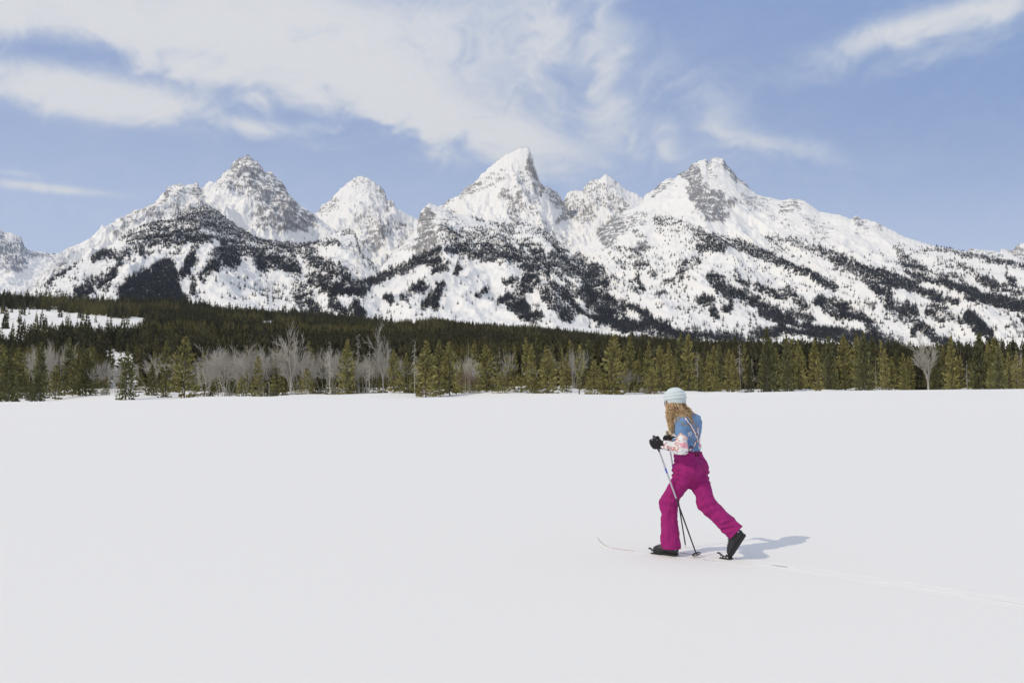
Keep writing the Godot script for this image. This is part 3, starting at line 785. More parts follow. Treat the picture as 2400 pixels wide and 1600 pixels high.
func build_front_trees() -> void:
	var protos := []
	for kind in 4:
		var row := []
		for k in 4:
			row.append(make_conifer(kind, 100 + kind * 10 + k, 0.0 if k < 3 else 0.25))
		protos.append(row)
	var dark := [make_conifer(0, 171, 0.55), make_conifer(1, 172, 0.55), make_conifer(0, 173, 0.75), make_conifer(1, 174, 0.7)]
	var bare := [make_bare(201, 1, 0.75), make_bare(202, 1, 0.5), make_bare(203, 15, 0.75), make_bare(204, 12, 1.0)]
	var dead := [make_dead(301, 1.0), make_dead(302, 0.6), make_dead(303, 0.12)]
	var leaf := tinted(0.8)
	leaf.metallic_specular = 0.25
	leaf.backlight_enabled = true
	leaf.backlight = Color(0.6, 0.6, 0.35)
	var bark := matte(Color(0.10, 0.085, 0.07))
	var grey := matte(Color(0.43, 0.405, 0.36))
	var pale := matte(Color(0.43, 0.405, 0.36))
	var rust := matte(Color(0.24, 0.16, 0.13))
	# [x, foot y, top y, width] in picture points, then the kind: 0 spruce, 1 open pine, 2 young pine, 3 thin pine
	var trees := [
		[20, 922, 812, 66, 0], [4, 915, 790, 60, 1], [40, 905, 798, 60, 1], [52, 908, 855, 38, 0], [88, 919, 852, 38, 0], [94, 908, 786, 44, 0], [128, 911, 838, 46, 1], [155, 905, 776, 40, 0], [168, 907, 822, 38, 1], [197, 908, 803, 66, 0],
		[215, 904, 840, 44, 1], [290, 918, 810, 50, 0], [322, 904, 855, 30, 1], [348, 908, 836, 36, 0], [352, 900, 806, 34, 1], [424, 917, 772, 76, 1], [405, 905, 830, 46, 1], [470, 908, 806, 50, 1], [489, 908, 860, 36, 1], [525, 904, 858, 16, 0], [536, 904, 866, 18, 0],
		[556, 914, 864, 32, 2], [592, 912, 816, 34, 2], [578, 910, 872, 22, 2], [634, 910, 806, 46, 1], [626, 908, 850, 34, 2], [706, 913, 845, 38, 2], [684, 906, 862, 26, 2], [712, 904, 786, 50, 3], [730, 906, 842, 26, 2], [742, 906, 840, 24, 0],
		[797, 912, 782, 58, 1], [802, 911, 856, 24, 2], [776, 906, 818, 32, 2], [836, 906, 832, 26, 0], [858, 906, 826, 30, 1], [905, 911, 802, 44, 1], [934, 908, 812, 40, 1], [918, 909, 850, 30, 2], [978, 914, 785, 70, 1], [1033, 914, 784, 58, 1], [1002, 913, 872, 24, 2],
		[1118, 911, 792, 70, 1], [1100, 913, 891, 12, 2], [1084, 912, 870, 20, 2], [1154, 912, 852, 34, 2], [1166, 902, 812, 36, 1], [1190, 911, 858, 34, 2], [1182, 898, 796, 34, 3], [1222, 910, 792, 36, 1], [1232, 910, 866, 28, 2], [1258, 911, 804, 70, 1],
		[1302, 905, 810, 30, 1], [1292, 900, 800, 34, 3], [1330, 910, 796, 40, 3], [1365, 909, 826, 38, 2], [1405, 910, 769, 68, 1], [1352, 906, 850, 26, 2], [1466, 902, 824, 40, 1], [1496, 909, 836, 38, 2], [1518, 909, 793, 54, 1], [1540, 904, 822, 30, 1], [1482, 906, 846, 28, 2],
		[1552, 906, 822, 34, 1], [1500, 909, 858, 26, 2], [1580, 899, 802, 34, 1], [1612, 905, 834, 32, 2], [1628, 897, 806, 30, 1], [1646, 906, 864, 30, 2], [1675, 901, 801, 38, 1], [1690, 900, 846, 26, 2], [1712, 898, 790, 30, 3], [1755, 898, 797, 36, 1], [1770, 900, 834, 26, 2],
		[1782, 895, 801, 36, 1], [1823, 899, 781, 62, 1], [1800, 899, 858, 24, 2], [1873, 899, 784, 42, 1], [1877, 899, 868, 24, 2], [1941, 899, 769, 58, 1], [1968, 896, 765, 40, 1], [1918, 898, 822, 30, 1], [2026, 898, 782, 36, 3], [2048, 897, 820, 32, 2], [2074, 898, 812, 32, 1],
		[2092, 898, 820, 32, 1], [2004, 896, 838, 30, 2], [2156, 896, 786, 46, 0], [2182, 895, 812, 28, 1], [2206, 895, 816, 28, 1], [2240, 897, 820, 34, 1], [2266, 897, 812, 28, 1], [2296, 908, 794, 42, 0], [2318, 907, 808, 34, 1], [2336, 908, 816, 32, 1], [2276, 906, 846, 26, 2],
		[2352, 906, 822, 34, 1], [1440, 905, 830, 30, 1], [1388, 908, 858, 24, 2], [1060, 910, 838, 30, 1], [878, 908, 846, 26, 2], [762, 908, 852, 26, 2], [655, 909, 848, 26, 1], [244, 908, 862, 22, 1], [70, 912, 874, 24, 0], [380, 910, 852, 28, 1], [446, 912, 864, 24, 2]]
	var counts := {}
	trees.sort_custom(func(a, b): return a[0] < b[0])
	var made := {}
	for k in trees.size():
		var t: Array = trees[k]
		var kind: int = t[4]
		var d := 176.0 + clampf((918.0 - t[1] - 0.003 * t[0]) * 3.0, -8.0, 46.0) + rng.randf() * 5.0
		var tall: float = (lin(t[0], hill_x, base_y) - t[2]) / F * d
		var gp: float = ground((t[0] - 1176.0) / F * d, -d)
		tall = EYE + ray(t[0], t[2]).y * d - gp
		var o := stand(protos[kind][rng.randi() % 3 if t[0] > 500 or rng.randf() < 0.3 else 3], "conifer_tree", "crown", t[0], d, tall, t[3] / F * d * 1.34, rng.randf() * TAU, leaf, bark)
		var zone := place_name(t[0])
		var px_tall: float = t[1] - t[2]
		var size := "tall" if px_tall > 112 else "middling" if px_tall > 84 else "short" if px_tall > 50 else "tiny" if px_tall < 24 else "very short"
		var look_ := "front-row spruce" if kind == 0 else "front-row pine" if kind == 1 else "young front-row pine" if kind == 2 else "thin front-row pine"
		var key := zone + look_
		counts[key] = counts.get(key, 0) + 1
		var hue := "dark green" if t[0] < 400 else "olive green"
		tag(o, "%s %s %s, %s from left %s" % [size, hue, look_, ORDER[counts[key] - 1], zone], "tree", "conifers along the edge of the snow field")
	# the rank behind them
	var spots := []
	while spots.size() < 165:
		var px := rng.randf_range(-40.0, 2390.0)
		if rng.randf() < lin(px, [0.0, 300.0, 500.0, 800.0, 1100.0, 2352.0], [0.22, 0.12, 0.15, 0.45, 0.9, 1.0]) and (px < 225.0 or px > 340.0):
			spots.append(px)
	spots.sort()
	counts = {}
	for px in spots:
		var d := rng.randf_range(196.0, 290.0)
		var tall := rng.randf_range(7.0, 13.5) * (1.0 if px < 1300 else 1.05)
		var o: Node3D
		var zone := place_name(px)
		var look_ := "olive second-rank pine"
		if px < 900 or rng.randf() < 0.3:
			look_ = "dark second-rank conifer"
			o = stand(dark[rng.randi() % 4], "conifer_tree", "crown", px, d, tall * 1.1, tall * rng.randf_range(0.38, 0.52), rng.randf() * TAU, leaf, bark)
		else:
			o = stand(protos[1 if rng.randf() < 0.7 else 0][rng.randi() % 4], "conifer_tree", "crown", px, d, tall, tall * rng.randf_range(0.38, 0.55), rng.randf() * TAU, leaf, bark)
		counts[zone + look_] = counts.get(zone + look_, 0) + 1
		var k: int = counts[zone + look_]
		tag(o, "%s behind the front row, %s from left %s" % [look_, ORDER[mini(k, 30) - 1], zone], "tree", "conifers behind the front row")
	# leafless trees and thickets
	counts = {}
	var bares := [[575, 906, 804, 84, 2], [640, 905, 806, 66, 3], [690, 906, 808, 60, 2], [780, 905, 812, 60, 3], [830, 905, 812, 60, 2], [470, 907, 836, 50, 3], [905, 902, 822, 50, 3], [238, 900, 832, 46, 3], [90, 870, 790, 50, 2], [128, 880, 778, 50, 2], [372, 898, 818, 62, 3], [268, 895, 836, 40, 2], [545, 905, 786, 104, 2], [520, 900, 800, 70, 3], [612, 900, 788, 50, 2], [668, 907, 790, 62, 0], [700, 902, 800, 44, 2],
		[745, 902, 806, 56, 3], [770, 900, 812, 46, 2], [880, 905, 788, 56, 1], [850, 902, 812, 44, 2], [1076, 900, 812, 50, 2], [1072, 910, 852, 26, 3], [1150, 896, 812, 40, 3], [1258, 890, 796, 30, 2], [1320, 892, 806, 34, 3], [2132, 899, 792, 68, 1],
		[1438, 902, 850, 34, 3], [1478, 909, 886, 16, 2], [2340, 906, 834, 30, 0], [1216, 896, 830, 26, 2]]
	bares.sort_custom(func(a, b): return a[0] < b[0])
	for t in bares:
		var d := 184.0 + clampf((912.0 - t[1]) * 2.0, -8.0, 55.0)
		var gp: float = ground((t[0] - 1176.0) / F * d, -d)
		var tall: float = EYE + ray(t[0], t[2]).y * d - gp
		var o := stand(bare[t[4]], "bare_tree", "branches", t[0], d, tall * 1.05, t[3] / F * d * (1.25 if t[4] > 1 else 1.35), rng.randf() * TAU, rust if t[0] == 1072 else pale if t[4] < 2 else grey, pale)
		var zone := place_name(t[0])
		var look_ := "leafless tree with a pale fan of branches" if t[4] < 2 else "grey leafless thicket"
		counts[zone + look_] = counts.get(zone + look_, 0) + 1
		tag(o, "%s, %s from left %s" % [look_, ORDER[counts[zone + look_] - 1], zone], "bare tree", "leafless trees among the conifers")
	# dead standing trunks
	counts = {}
	var deads := [[757, 911, 783, 20, 0], [822, 902, 766, 22, 0], [952, 907, 780, 20, 0], [848, 910, 790, 12, 1], [618, 910, 850, 14, 2], [1075, 880, 780, 6, 2], [1602, 895, 806, 26, 0], [1700, 898, 790, 30, 0], [1728, 890, 822, 20, 0], [2012, 897, 816, 7, 2],
		[2221, 897, 826, 18, 1], [2344, 906, 838, 22, 0], [1208, 880, 830, 10, 1], [1332, 908, 836, 14, 1], [1560, 880, 808, 8, 2], [1632, 896, 838, 10, 1], [2176, 888, 830, 8, 2], [1905, 890, 820, 8, 1], [132, 912, 870, 12, 2]]
	deads.sort_custom(func(a, b): return a[0] < b[0])
	for t in deads:
		var d := 184.0 + clampf((912.0 - t[1]) * 2.5, -8.0, 60.0)
		var gp: float = ground((t[0] - 1176.0) / F * d, -d)
		var tall: float = EYE + ray(t[0], t[2]).y * d - gp
		var o := stand(dead[t[4]], "dead_tree", "branches", t[0], d, tall, maxf(t[3] / F * d * 2.1, tall * 0.5), rng.randf() * TAU, grey, grey)
		var zone := place_name(t[0])
		var look_: String = ["grey dead tree with drooping bare branches", "thin dead tree with a few bare twigs", "bare dead trunk"][t[4]]
		counts[zone + look_] = counts.get(zone + look_, 0) + 1
		tag(o, "%s, %s from left %s" % [look_, ORDER[counts[zone + look_] - 1], zone], "dead tree", "dead trees among the conifers")

func scatter(called: String, label: String, mesh: Mesh, mat: Material, where: Array, tints: PackedColorArray) -> void:
	var mm := MultiMesh.new()
	mm.transform_format = MultiMesh.TRANSFORM_3D
	mm.use_colors = true
	mm.mesh = mesh
	mm.instance_count = where.size()
	for i in where.size():
		mm.set_instance_transform(i, where[i])
		mm.set_instance_color(i, tints[i])
	var o := MultiMeshInstance3D.new()
	o.name = numbered(called)
	o.multimesh = mm
	o.material_override = mat
	add_child(o)
	tag(o, label, "forest", "", "stuff")

func build_hill_forest() -> void:
	var mat := tinted(0.85)
	mat.metallic_specular = 0.2
	var kinds := [make_far_conifer(401, Color(0.108, 0.098, 0.048), 13, 6, 1.0), make_far_conifer(402, Color(0.132, 0.120, 0.052), 11, 6, 1.0), make_far_conifer(403, Color(0.072, 0.071, 0.043), 15, 6, 1.2), make_far_conifer(404, Color(0.22, 0.20, 0.18), 9, 4, 1.6, 0.3)]
	var clear := PackedFloat32Array()
	clear.resize(FW * FH)
	for a in [[-60, 732, 130, 735, 22, 1], [130, 735, 240, 746, 18, 1], [240, 746, 300, 746, 13, 1], [300, 738, 328, 740, 10, 1], [-40, 776, 60, 780, 14, 1], [60, 776, 100, 784, 9, 1], [240, 818, 296, 836, 16, 1], [296, 832, 330, 848, 17, 1], [362, 767, 396, 767, 5, 1],
			[498, 776, 508, 782, 6, 1], [604, 744, 626, 744, 5, 1], [556, 792, 566, 796, 6, 1], [440, 835, 470, 842, 10, 1], [490, 838, 510, 845, 10, 1], [1364, 800, 1382, 806, 9, 1], [1486, 832, 1496, 836, 9, 1], [2, 770, 40, 785, 12, 1],
			[1600, 796, 1680, 790, 7, 1], [1690, 792, 1750, 788, 5, 1], [1750, 796, 1830, 794, 5, 1], [1380, 760, 1440, 766, 8, 1], [640, 765, 650, 767, 4, 1], [1610, 795, 1640, 800, 6, 1], [950, 742, 956, 743, 3, 1]]:
		stroke(clear, a[0], a[1], a[2], a[3], a[4], a[5])
	var lists := [[], [], [], []]
	var cols := [PackedColorArray(), PackedColorArray(), PackedColorArray(), PackedColorArray()]
	var patch := noise(0.006, 3, 61)
	var n := 0
	while n < 52000:
		n += 1
		var slope := rng.randf_range(-0.66, 0.66)
		var d := 262.0 + 1030.0 * pow(rng.randf(), 1.3)
		var x := slope * d
		var y := ground(x, -d)
		var q := seen(Vector3(x, y, -d))
		var kind := 0
		var s := patch.get_noise_2d(x, d)
		if s > 0.12: kind = 1
		elif s < -0.10 or rng.randf() < 0.25: kind = 2
		if rng.randf() < 0.075 and q.x > 450:
			kind = 3
		var tall := rng.randf_range(8.5, 13.5) * (1.15 if kind == 2 else 1.0)
		if d > 1040.0 and q.x < 900 and rng.randf() < 0.2:
			tall *= 1.45
		# an open spot must stay open where the crowns would cover it, too
		var open := maxf(look(clear, q), look(clear, q - Vector2(0, tall * 0.6 / d * F)) * 0.9)
		if open > 0.4 and rng.randf() < 0.985:
			continue
		if d < 500 and q.x < 640 and rng.randf() < 0.6:
			continue
		var wide := tall * rng.randf_range(0.26, 0.38) * (0.6 if kind == 3 else 1.0)
		var b := Basis(Vector3.UP, rng.randf() * TAU).scaled(Vector3(wide, tall, wide))
		lists[kind].append(Transform3D(b, Vector3(x, y - 0.2, -d)))
		var g := rng.randf_range(0.75, 1.3)
		cols[kind].append(Color(g, g * rng.randf_range(0.95, 1.04), g))
	var words := ["dark olive conifers massed on the wooded hill behind the front row", "lighter olive pines in patches on the wooded hill", "tall dark spruces scattered through the wooded hill", "grey dead trees scattered through the wooded hill"]
	for k in 4:
		scatter("hill_forest", words[k], kinds[k], mat, lists[k], cols[k])

func build_mountain_forest(wooded: Array) -> void:
	var mat := tinted(0.9)
	mat.metallic_specular = 0.15
	var kinds := [make_far_conifer(501, Color(0.040, 0.043, 0.045), 7, 5, 1.0, 1.6), make_far_conifer(502, Color(0.045, 0.047, 0.047), 6, 4, 1.5, 1.5)]
	var clump := noise(0.012, 3, 71)
	var fray := noise(0.07, 3, 72)
	for m in wooded:
		var g: Dictionary = m[0]
		var v: PackedVector3Array = g.v
		var w: int = g.w
		var rows: int = g.rows
		var lists := [[], []]
		var cols := [PackedColorArray(), PackedColorArray()]
		for j in rows - 1:
			for i in w - 1:
				var p := v[j * w + i]
				var q := seen(p)
				if q.x < -30 or q.x > 2385:
					continue
				var dens := look(tree_field, q + Vector2(fray.get_noise_2d(q.x, q.y * 0.6), fray.get_noise_2d(q.x + 500.0, q.y * 0.6) * 1.6) * 5.0)
				if dens < 0.02:
					continue
				var right := v[j * w + i + 1]
				var up := v[(j + 1) * w + i]
				# trees per cell: about one for every 2.2 by 4.5 picture points in the densest stands
				var q2 := seen(right)
				var q3 := seen(up)
				var area := absf((q2.x - q.x) * (q3.y - q.y) - (q2.y - q.y) * (q3.x - q.x))
				var c := clump.get_noise_2d(p.x, p.y * 1.5)
				if dens < 0.97:
					dens *= clampf(0.75 + 2.0 * c, 0.0, 1.7) if dens < 0.5 else clampf(1.0 + 1.0 * c, 0.45, 1.3)
				var want := area * dens * dens / 5.2 + area * dens / 42.0
				while want > 0.0:
					if rng.randf() < want:
						var a := rng.randf()
						var b := rng.randf()
						var pos := p + (right - p) * a + (up - p) * b
						var tall := rng.randf_range(9.5, 20.0) * (1.0 if pos.y < 700.0 else 0.9)
						var wide := tall * rng.randf_range(0.34, 0.50)
						var k := 0 if rng.randf() < 0.7 else 1
						lists[k].append(Transform3D(Basis(Vector3.UP, rng.randf() * TAU).scaled(Vector3(wide, tall, wide)), pos - Vector3(0, 1.0, 0)))
						var s := rng.randf_range(0.55, 1.6)
						cols[k].append(Color(s, s, s))
					want -= 1.0
		print(m[1], " ", lists[0].size() + lists[1].size())
		scatter("mountain_forest", "dark conifer stands on the %s" % m[1], kinds[0], mat, lists[0], cols[0])
		scatter("mountain_forest", "slimmer dark conifers mixed into the stands on the %s" % m[1], kinds[1], mat, lists[1], cols[1])

# ---------------------------------------------------------------- bodies and clothes as smooth fields
class Flesh:
	# limbs that taper from joint to joint, joined by a smooth minimum
	var a := PackedVector3Array()
	var ab := PackedVector3Array()
	var ra := PackedFloat32Array()
	var rd := PackedFloat32Array()
	var inv := PackedFloat32Array()
	var k := 0.03
	var cuts := []            # [point, normal]: what lies in front of these planes is cut away
	var wave: FastNoiseLite
	var wave_size := 0.0
	var wave_scale := Vector3.ONE
	var creases := []         # [centre, across, reach, depth, turns per metre]
	var lo := Vector3(1e9, 1e9, 1e9)
	var hi := Vector3(-1e9, -1e9, -1e9)

	func bone(p: Vector3, q: Vector3, r0: float, r1: float) -> void:
		a.append(p)
		ab.append(q - p)
		ra.append(r0)
		rd.append(r1 - r0)
		inv.append(1.0 / maxf((q - p).length_squared(), 1e-8))
		for e in [[p, r0], [q, r1]]:
			lo = lo.min(e[0] - Vector3.ONE * (e[1] + 0.03))
			hi = hi.max(e[0] + Vector3.ONE * (e[1] + 0.03))

	func f(p: Vector3) -> float:
		var d := 10.0
		for i in a.size():
			var pa := p - a[i]
			var t := clampf(pa.dot(ab[i]) * inv[i], 0.0, 1.0)
			var e := (pa - ab[i] * t).length() - ra[i] - rd[i] * t
			var h := k - absf(d - e)
			d = minf(d, e) - (h * h * 0.25 / k if h > 0.0 else 0.0)
		if wave and absf(d) < 0.05:
			d += wave.get_noise_3d(p.x * wave_scale.x, p.y * wave_scale.y, p.z * wave_scale.z) * wave_size
		if absf(d) < 0.05:
			for c in creases:
				var o: Vector3 = p - c[0]
				var e: float = o.length_squared() / (c[2] * c[2])
				if e < 4.0:
					d += 1.7 * c[3] * exp(-e) * sin(o.dot(c[1]) * c[4] + 2.2 * sin(o.dot(c[1].cross(Vector3(0.3, 0.9, 0.2))) * 22.0))
		for c in cuts:
			d = maxf(d, (p - c[0]).dot(c[1]))
		return d

	func slope(p: Vector3) -> Vector3:
		var e := 0.004
		return Vector3(f(p + Vector3(e, 0, 0)) - f(p - Vector3(e, 0, 0)), f(p + Vector3(0, e, 0)) - f(p - Vector3(0, e, 0)), f(p + Vector3(0, 0, e)) - f(p - Vector3(0, 0, e))).normalized()

	# surface nets: one vertex in each cell that the surface crosses, one quad round each crossed edge
	func net(cell: float, v: PackedVector3Array, n: PackedVector3Array, idx: PackedInt32Array) -> void:
		var size := hi - lo
		var nx := (int(size.x / cell) + 8) / 4 * 4
		var ny := (int(size.y / cell) + 8) / 4 * 4
		var nz := (int(size.z / cell) + 8) / 4 * 4
		var val := PackedFloat32Array()
		val.resize(nx * ny * nz)
		var live := PackedByteArray()
		live.resize(nx * ny * nz)
		var reach := cell * 4.0 * 0.87 * 1.25 + wave_size
		for bx in range(0, nx, 4):
			for by in range(0, ny, 4):
				for bz in range(0, nz, 4):
					var c := f(lo + Vector3(bx + 1.5, by + 1.5, bz + 1.5) * cell)
					var near := absf(c) < reach
					for x in range(bx, bx + 4):
						for y in range(by, by + 4):
							var row := (x * ny + y) * nz
							for z in range(bz, bz + 4):
								val[row + z] = f(lo + Vector3(x, y, z) * cell) if near else c
								live[row + z] = 1 if near else 0
		var where := {}
		var sx := ny * nz
		for x in nx - 1:
			for y in ny - 1:
				var row := (x * ny + y) * nz
				for z in nz - 1:
					var o := row + z
					if not live[o]:
						continue
					var q := [val[o], val[o + 1], val[o + nz], val[o + nz + 1], val[o + sx], val[o + sx + 1], val[o + sx + nz], val[o + sx + nz + 1]]
					var inside := 0
					for e in q:
						if e < 0.0:
							inside += 1
					if inside == 0 or inside == 8:
						continue
					var sum := Vector3.ZERO
					var count := 0
					for i in 8:
						for bit in [1, 2, 4]:
							if i & bit:
								continue
							var g: float = q[i]
							var h: float = q[i | bit]
							if (g < 0.0) == (h < 0.0):
								continue
							var t := g / (g - h)
							var p := Vector3((i >> 2) & 1, (i >> 1) & 1, i & 1)
							if bit == 1: p.z += t
							elif bit == 2: p.y += t
							else: p.x += t
							sum += p
							count += 1
					where[o] = v.size()
					v.append(lo + (Vector3(x, y, z) + sum / count) * cell)
					n.append(Vector3(q[4] + q[5] + q[6] + q[7] - q[0] - q[1] - q[2] - q[3], q[2] + q[3] + q[6] + q[7] - q[0] - q[1] - q[4] - q[5], q[1] + q[3] + q[5] + q[7] - q[0] - q[2] - q[4] - q[6]).normalized())
		for o in where:
			for side in [[sx, nz, 1], [nz, 1, sx], [1, sx, nz]]:
				var e: int = side[0]
				if (val[o] < 0.0) == (val[o + e] < 0.0):
					continue
				var u: int = side[1]
				var w: int = side[2]
				if not (where.has(o - u) and where.has(o - w) and where.has(o - u - w)):
					continue
				var p0: int = where[o]
				var p1: int = where[o - u]
				var p2: int = where[o - u - w]
				var p3: int = where[o - w]
				if val[o] < 0.0:
					idx.append_array([p0, p2, p1, p0, p3, p2])
				else:
					idx.append_array([p0, p1, p2, p0, p2, p3])

func cloth_noise(seed_: int, freq: float) -> FastNoiseLite:
	var n := noise(freq, 3, seed_)
	return n

func net_mesh(fl: Flesh, cell: float, paint = null) -> ArrayMesh:
	var v := PackedVector3Array()
	var n := PackedVector3Array()
	var idx := PackedInt32Array()
	fl.net(cell, v, n, idx)
	var col := PackedColorArray()
	if paint != null:
		for i in v.size():
			col.append((paint as Callable).call(v[i], n[i]))
	return mesh_of(v, idx, col, n)

func fabric(c: Color, scale_: float, bump: float) -> StandardMaterial3D:
	var m := matte(c, 0.85)
	m.metallic_specular = 0.3
	m.rim_enabled = true
	m.rim = 0.25
	m.rim_tint = 0.7
	var t := NoiseTexture2D.new()
	t.width = 256
	t.height = 256
	t.seamless = true
	t.as_normal_map = true
	t.bump_strength = bump
	t.noise = noise(0.05, 4, 77)
	m.normal_enabled = true
	m.normal_texture = t
	m.normal_scale = 0.5
	m.uv1_triplanar = true
	m.uv1_scale = Vector3.ONE * scale_
	return m

func flat_mesh_strip(points: Array, width: float, lift: float, fl: Flesh, v: PackedVector3Array, idx: PackedInt32Array, nn: PackedVector3Array) -> void:
	# a printed line that lies on the cloth
	var pts := []
	for p in points:
		var q: Vector3 = p
		for k in 3:
			q -= fl.slope(q) * (fl.f(q) - lift)
		pts.append(q)
	for i in pts.size():
		var q: Vector3 = pts[i]
		var d: Vector3 = (pts[mini(i + 1, pts.size() - 1)] - pts[maxi(i - 1, 0)]).normalized()
		var n := fl.slope(q)
		var s := n.cross(d).normalized() * width * 0.5
		v.append(q + s)
		v.append(q - s)
		nn.append(n)
		nn.append(n)
		if i > 0:
			var k := v.size() - 4
			idx.append_array([k, k + 2, k + 1, k + 1, k + 2, k + 3])

func on_cloth(px: float, py: float, fl: Flesh, near: float) -> Vector3:
	# the point of the cloth that is met from here (used to lay the print where it belongs)
	var r := ray(px, py)
	var d := near
	for k in 60:
		var p := Vector3(r.x * d, EYE + r.y * d, -d)
		var e := fl.f(p)
		if e < 0.002:
			return p
		d += maxf(e * 0.8, 0.002)
		if d > near + 1.2:
			break
	return Vector3.INF

func thick_line(points: Array, steps: int) -> Array:
	var c := Curve3D.new()
	for i in points.size():
		var t: Vector3 = (points[mini(i + 1, points.size() - 1)] - points[maxi(i - 1, 0)]) / 5.0
		c.add_point(points[i], -t, t)
	var out := []
	for i in steps + 1:
		out.append(c.sample_baked(c.get_baked_length() * i / steps, true))
	return out

func q24(x: float, y: float, d: float) -> Vector3:   # a point of the 2400 wide photograph
	return at(x * 0.98, y * 0.98, d)

func box(v: PackedVector3Array, idx: PackedInt32Array, t: Transform3D, s: Vector3) -> void:
	var k := v.size()
	for x in [-0.5, 0.5]:
		for y in [-0.5, 0.5]:
			for z in [-0.5, 0.5]:
				v.append(t * Vector3(x * s.x, y * s.y, z * s.z))
	for q in [[0, 1, 3, 2], [4, 6, 7, 5], [0, 4, 5, 1], [2, 3, 7, 6], [0, 2, 6, 4], [1, 5, 7, 3]]:
		idx.append_array([k + q[0], k + q[1], k + q[2], k + q[0], k + q[2], k + q[3]])

func child(mesh: Mesh, called: String, mat: Material, parent: Node3D, home: Vector3) -> MeshInstance3D:
	var o := part(called, mesh, mat, parent)
	o.position = -home
	return o

func build_glove(wrist: Vector3, hand: Vector3, axis: Vector3, outward: Vector3, elbow: Vector3) -> Flesh:
	# a fist closed round a pole that runs through the point «hand» along «axis»; the back of the hand looks «outward»
	var g := Flesh.new()
	g.k = 0.008
	var fwd := (hand - wrist).normalized()
	fwd = (fwd - axis * fwd.dot(axis)).normalized()
	var out := (outward - axis * outward.dot(axis) - fwd * outward.dot(fwd)).normalized()
	var back := hand + out * 0.034
	for i in 4:                                   # the back of the hand, one strand to each knuckle
		var h := 0.033 - 0.022 * i
		g.bone(wrist + out * 0.012 + axis * h * 0.5, back + fwd * 0.020 + axis * h, 0.025, 0.018)
	for i in 4:                                   # four fingers, the middle one longest, bent round the grip
		var h := 0.035 - 0.0225 * i
		var l: float = [0.92, 1.06, 1.0, 0.82][i]
		var r: float = [0.0125, 0.013, 0.0125, 0.0115][i]
		var k0 := back + fwd * 0.022 + axis * h
		var k1 := hand + out * 0.018 + fwd * 0.046 * l + axis * (h - 0.002)
		var k2 := hand - out * 0.020 * l + fwd * 0.036 + axis * (h - 0.004)
		var k3 := hand - out * 0.028 * l + fwd * 0.006 + axis * (h - 0.005)
		g.bone(k0, k1, r * 1.08, r)
		g.bone(k1, k2, r, r * 0.95)
		g.bone(k2, k3, r * 0.95, r * 0.85)
	var th0 := wrist + fwd * 0.030 + axis * 0.022 + out * 0.004
	var th1 := hand - fwd * 0.024 - out * 0.024 + axis * 0.040
	var th2 := hand + fwd * 0.016 - out * 0.034 + axis * 0.042
	g.bone(th0, th1, 0.019, 0.015)
	g.bone(th1, th2, 0.015, 0.012)
	var arm := (wrist - elbow).normalized()
	g.bone(wrist - arm * 0.055, wrist + arm * 0.012, 0.046, 0.033)      # the cuff
	g.cuts.append([wrist - arm * 0.062, -arm])
	g.wave = cloth_noise(91, 28.0)
	g.wave_size = 0.004
	return g

func pole(called: String, label: String, top: Vector3, tip: Vector3, blue_from: float, blue_to: float, black_from: float, basket: bool, handle: Color) -> void:
	var home := Vector3(tip.x, 0, tip.z)
	var o := root_at(called, home)
	tag(o, label, "ski pole", "ski poles")
	var silver := matte(Color(0.55, 0.56, 0.60), 0.35)
	silver.metallic = 0.6
	var black := matte(Color(0.02, 0.02, 0.024), 0.5)
	var blue := matte(Color(0.05, 0.12, 0.55), 0.5)
	var ax := (tip - top).normalized()
	var l := top.distance_to(tip)
	var seg := func(called_: String, t0: float, t1: float, r0: float, r1: float, m: Material) -> void:
		var v := PackedVector3Array()
		var idx := PackedInt32Array()
		tube(v, idx, top + ax * l * t0 - home, top + ax * l * t1 - home, r0, r1, 12)
		part(called_, mesh_of(v, idx), m, o)
	(seg as Callable).call("upper_shaft", 0.06, blue_from, 0.0088, 0.0086, silver)
	(seg as Callable).call("blue_band", blue_from, blue_to, 0.0090, 0.0088, blue)
	(seg as Callable).call("middle_shaft", blue_to, black_from, 0.0084, 0.0080, silver)
	(seg as Callable).call("lower_shaft", black_from, 0.955, 0.0078, 0.0066, black)
	(seg as Callable).call("tip", 0.955, 1.0, 0.0055, 0.002, silver)
	var g := Flesh.new()
	g.k = 0.01
	g.bone(top - home, top + ax * 0.015 - home, 0.016, 0.014)
	g.bone(top + ax * 0.015 - home, top + ax * 0.12 - home, 0.013, 0.012)
	g.bone(top + ax * 0.12 - home, top + ax * 0.15 - home, 0.014, 0.011)
	part("grip", net_mesh(g, 0.005), matte(handle, 0.75), o)
	if basket:
		var v := PackedVector3Array()
		var idx := PackedInt32Array()
		var c := top + ax * l * 0.955 - home
		var u := ax.cross(Vector3(0.3, 0.1, 1)).normalized()
		var w := ax.cross(u)
		for k in 16:
			var a0 := TAU * k / 16.0
			var a1 := TAU * (k + 1) / 16.0
			tube(v, idx, c + (u * cos(a0) + w * sin(a0)) * 0.042, c + (u * cos(a1) + w * sin(a1)) * 0.042, 0.005, 0.005, 5)
		for k in 4:
			var a0 := TAU * k / 4.0
			tube(v, idx, c - ax * 0.012, c + (u * cos(a0) + w * sin(a0)) * 0.042, 0.006, 0.004, 5)
		part("basket", mesh_of(v, idx), black, o)

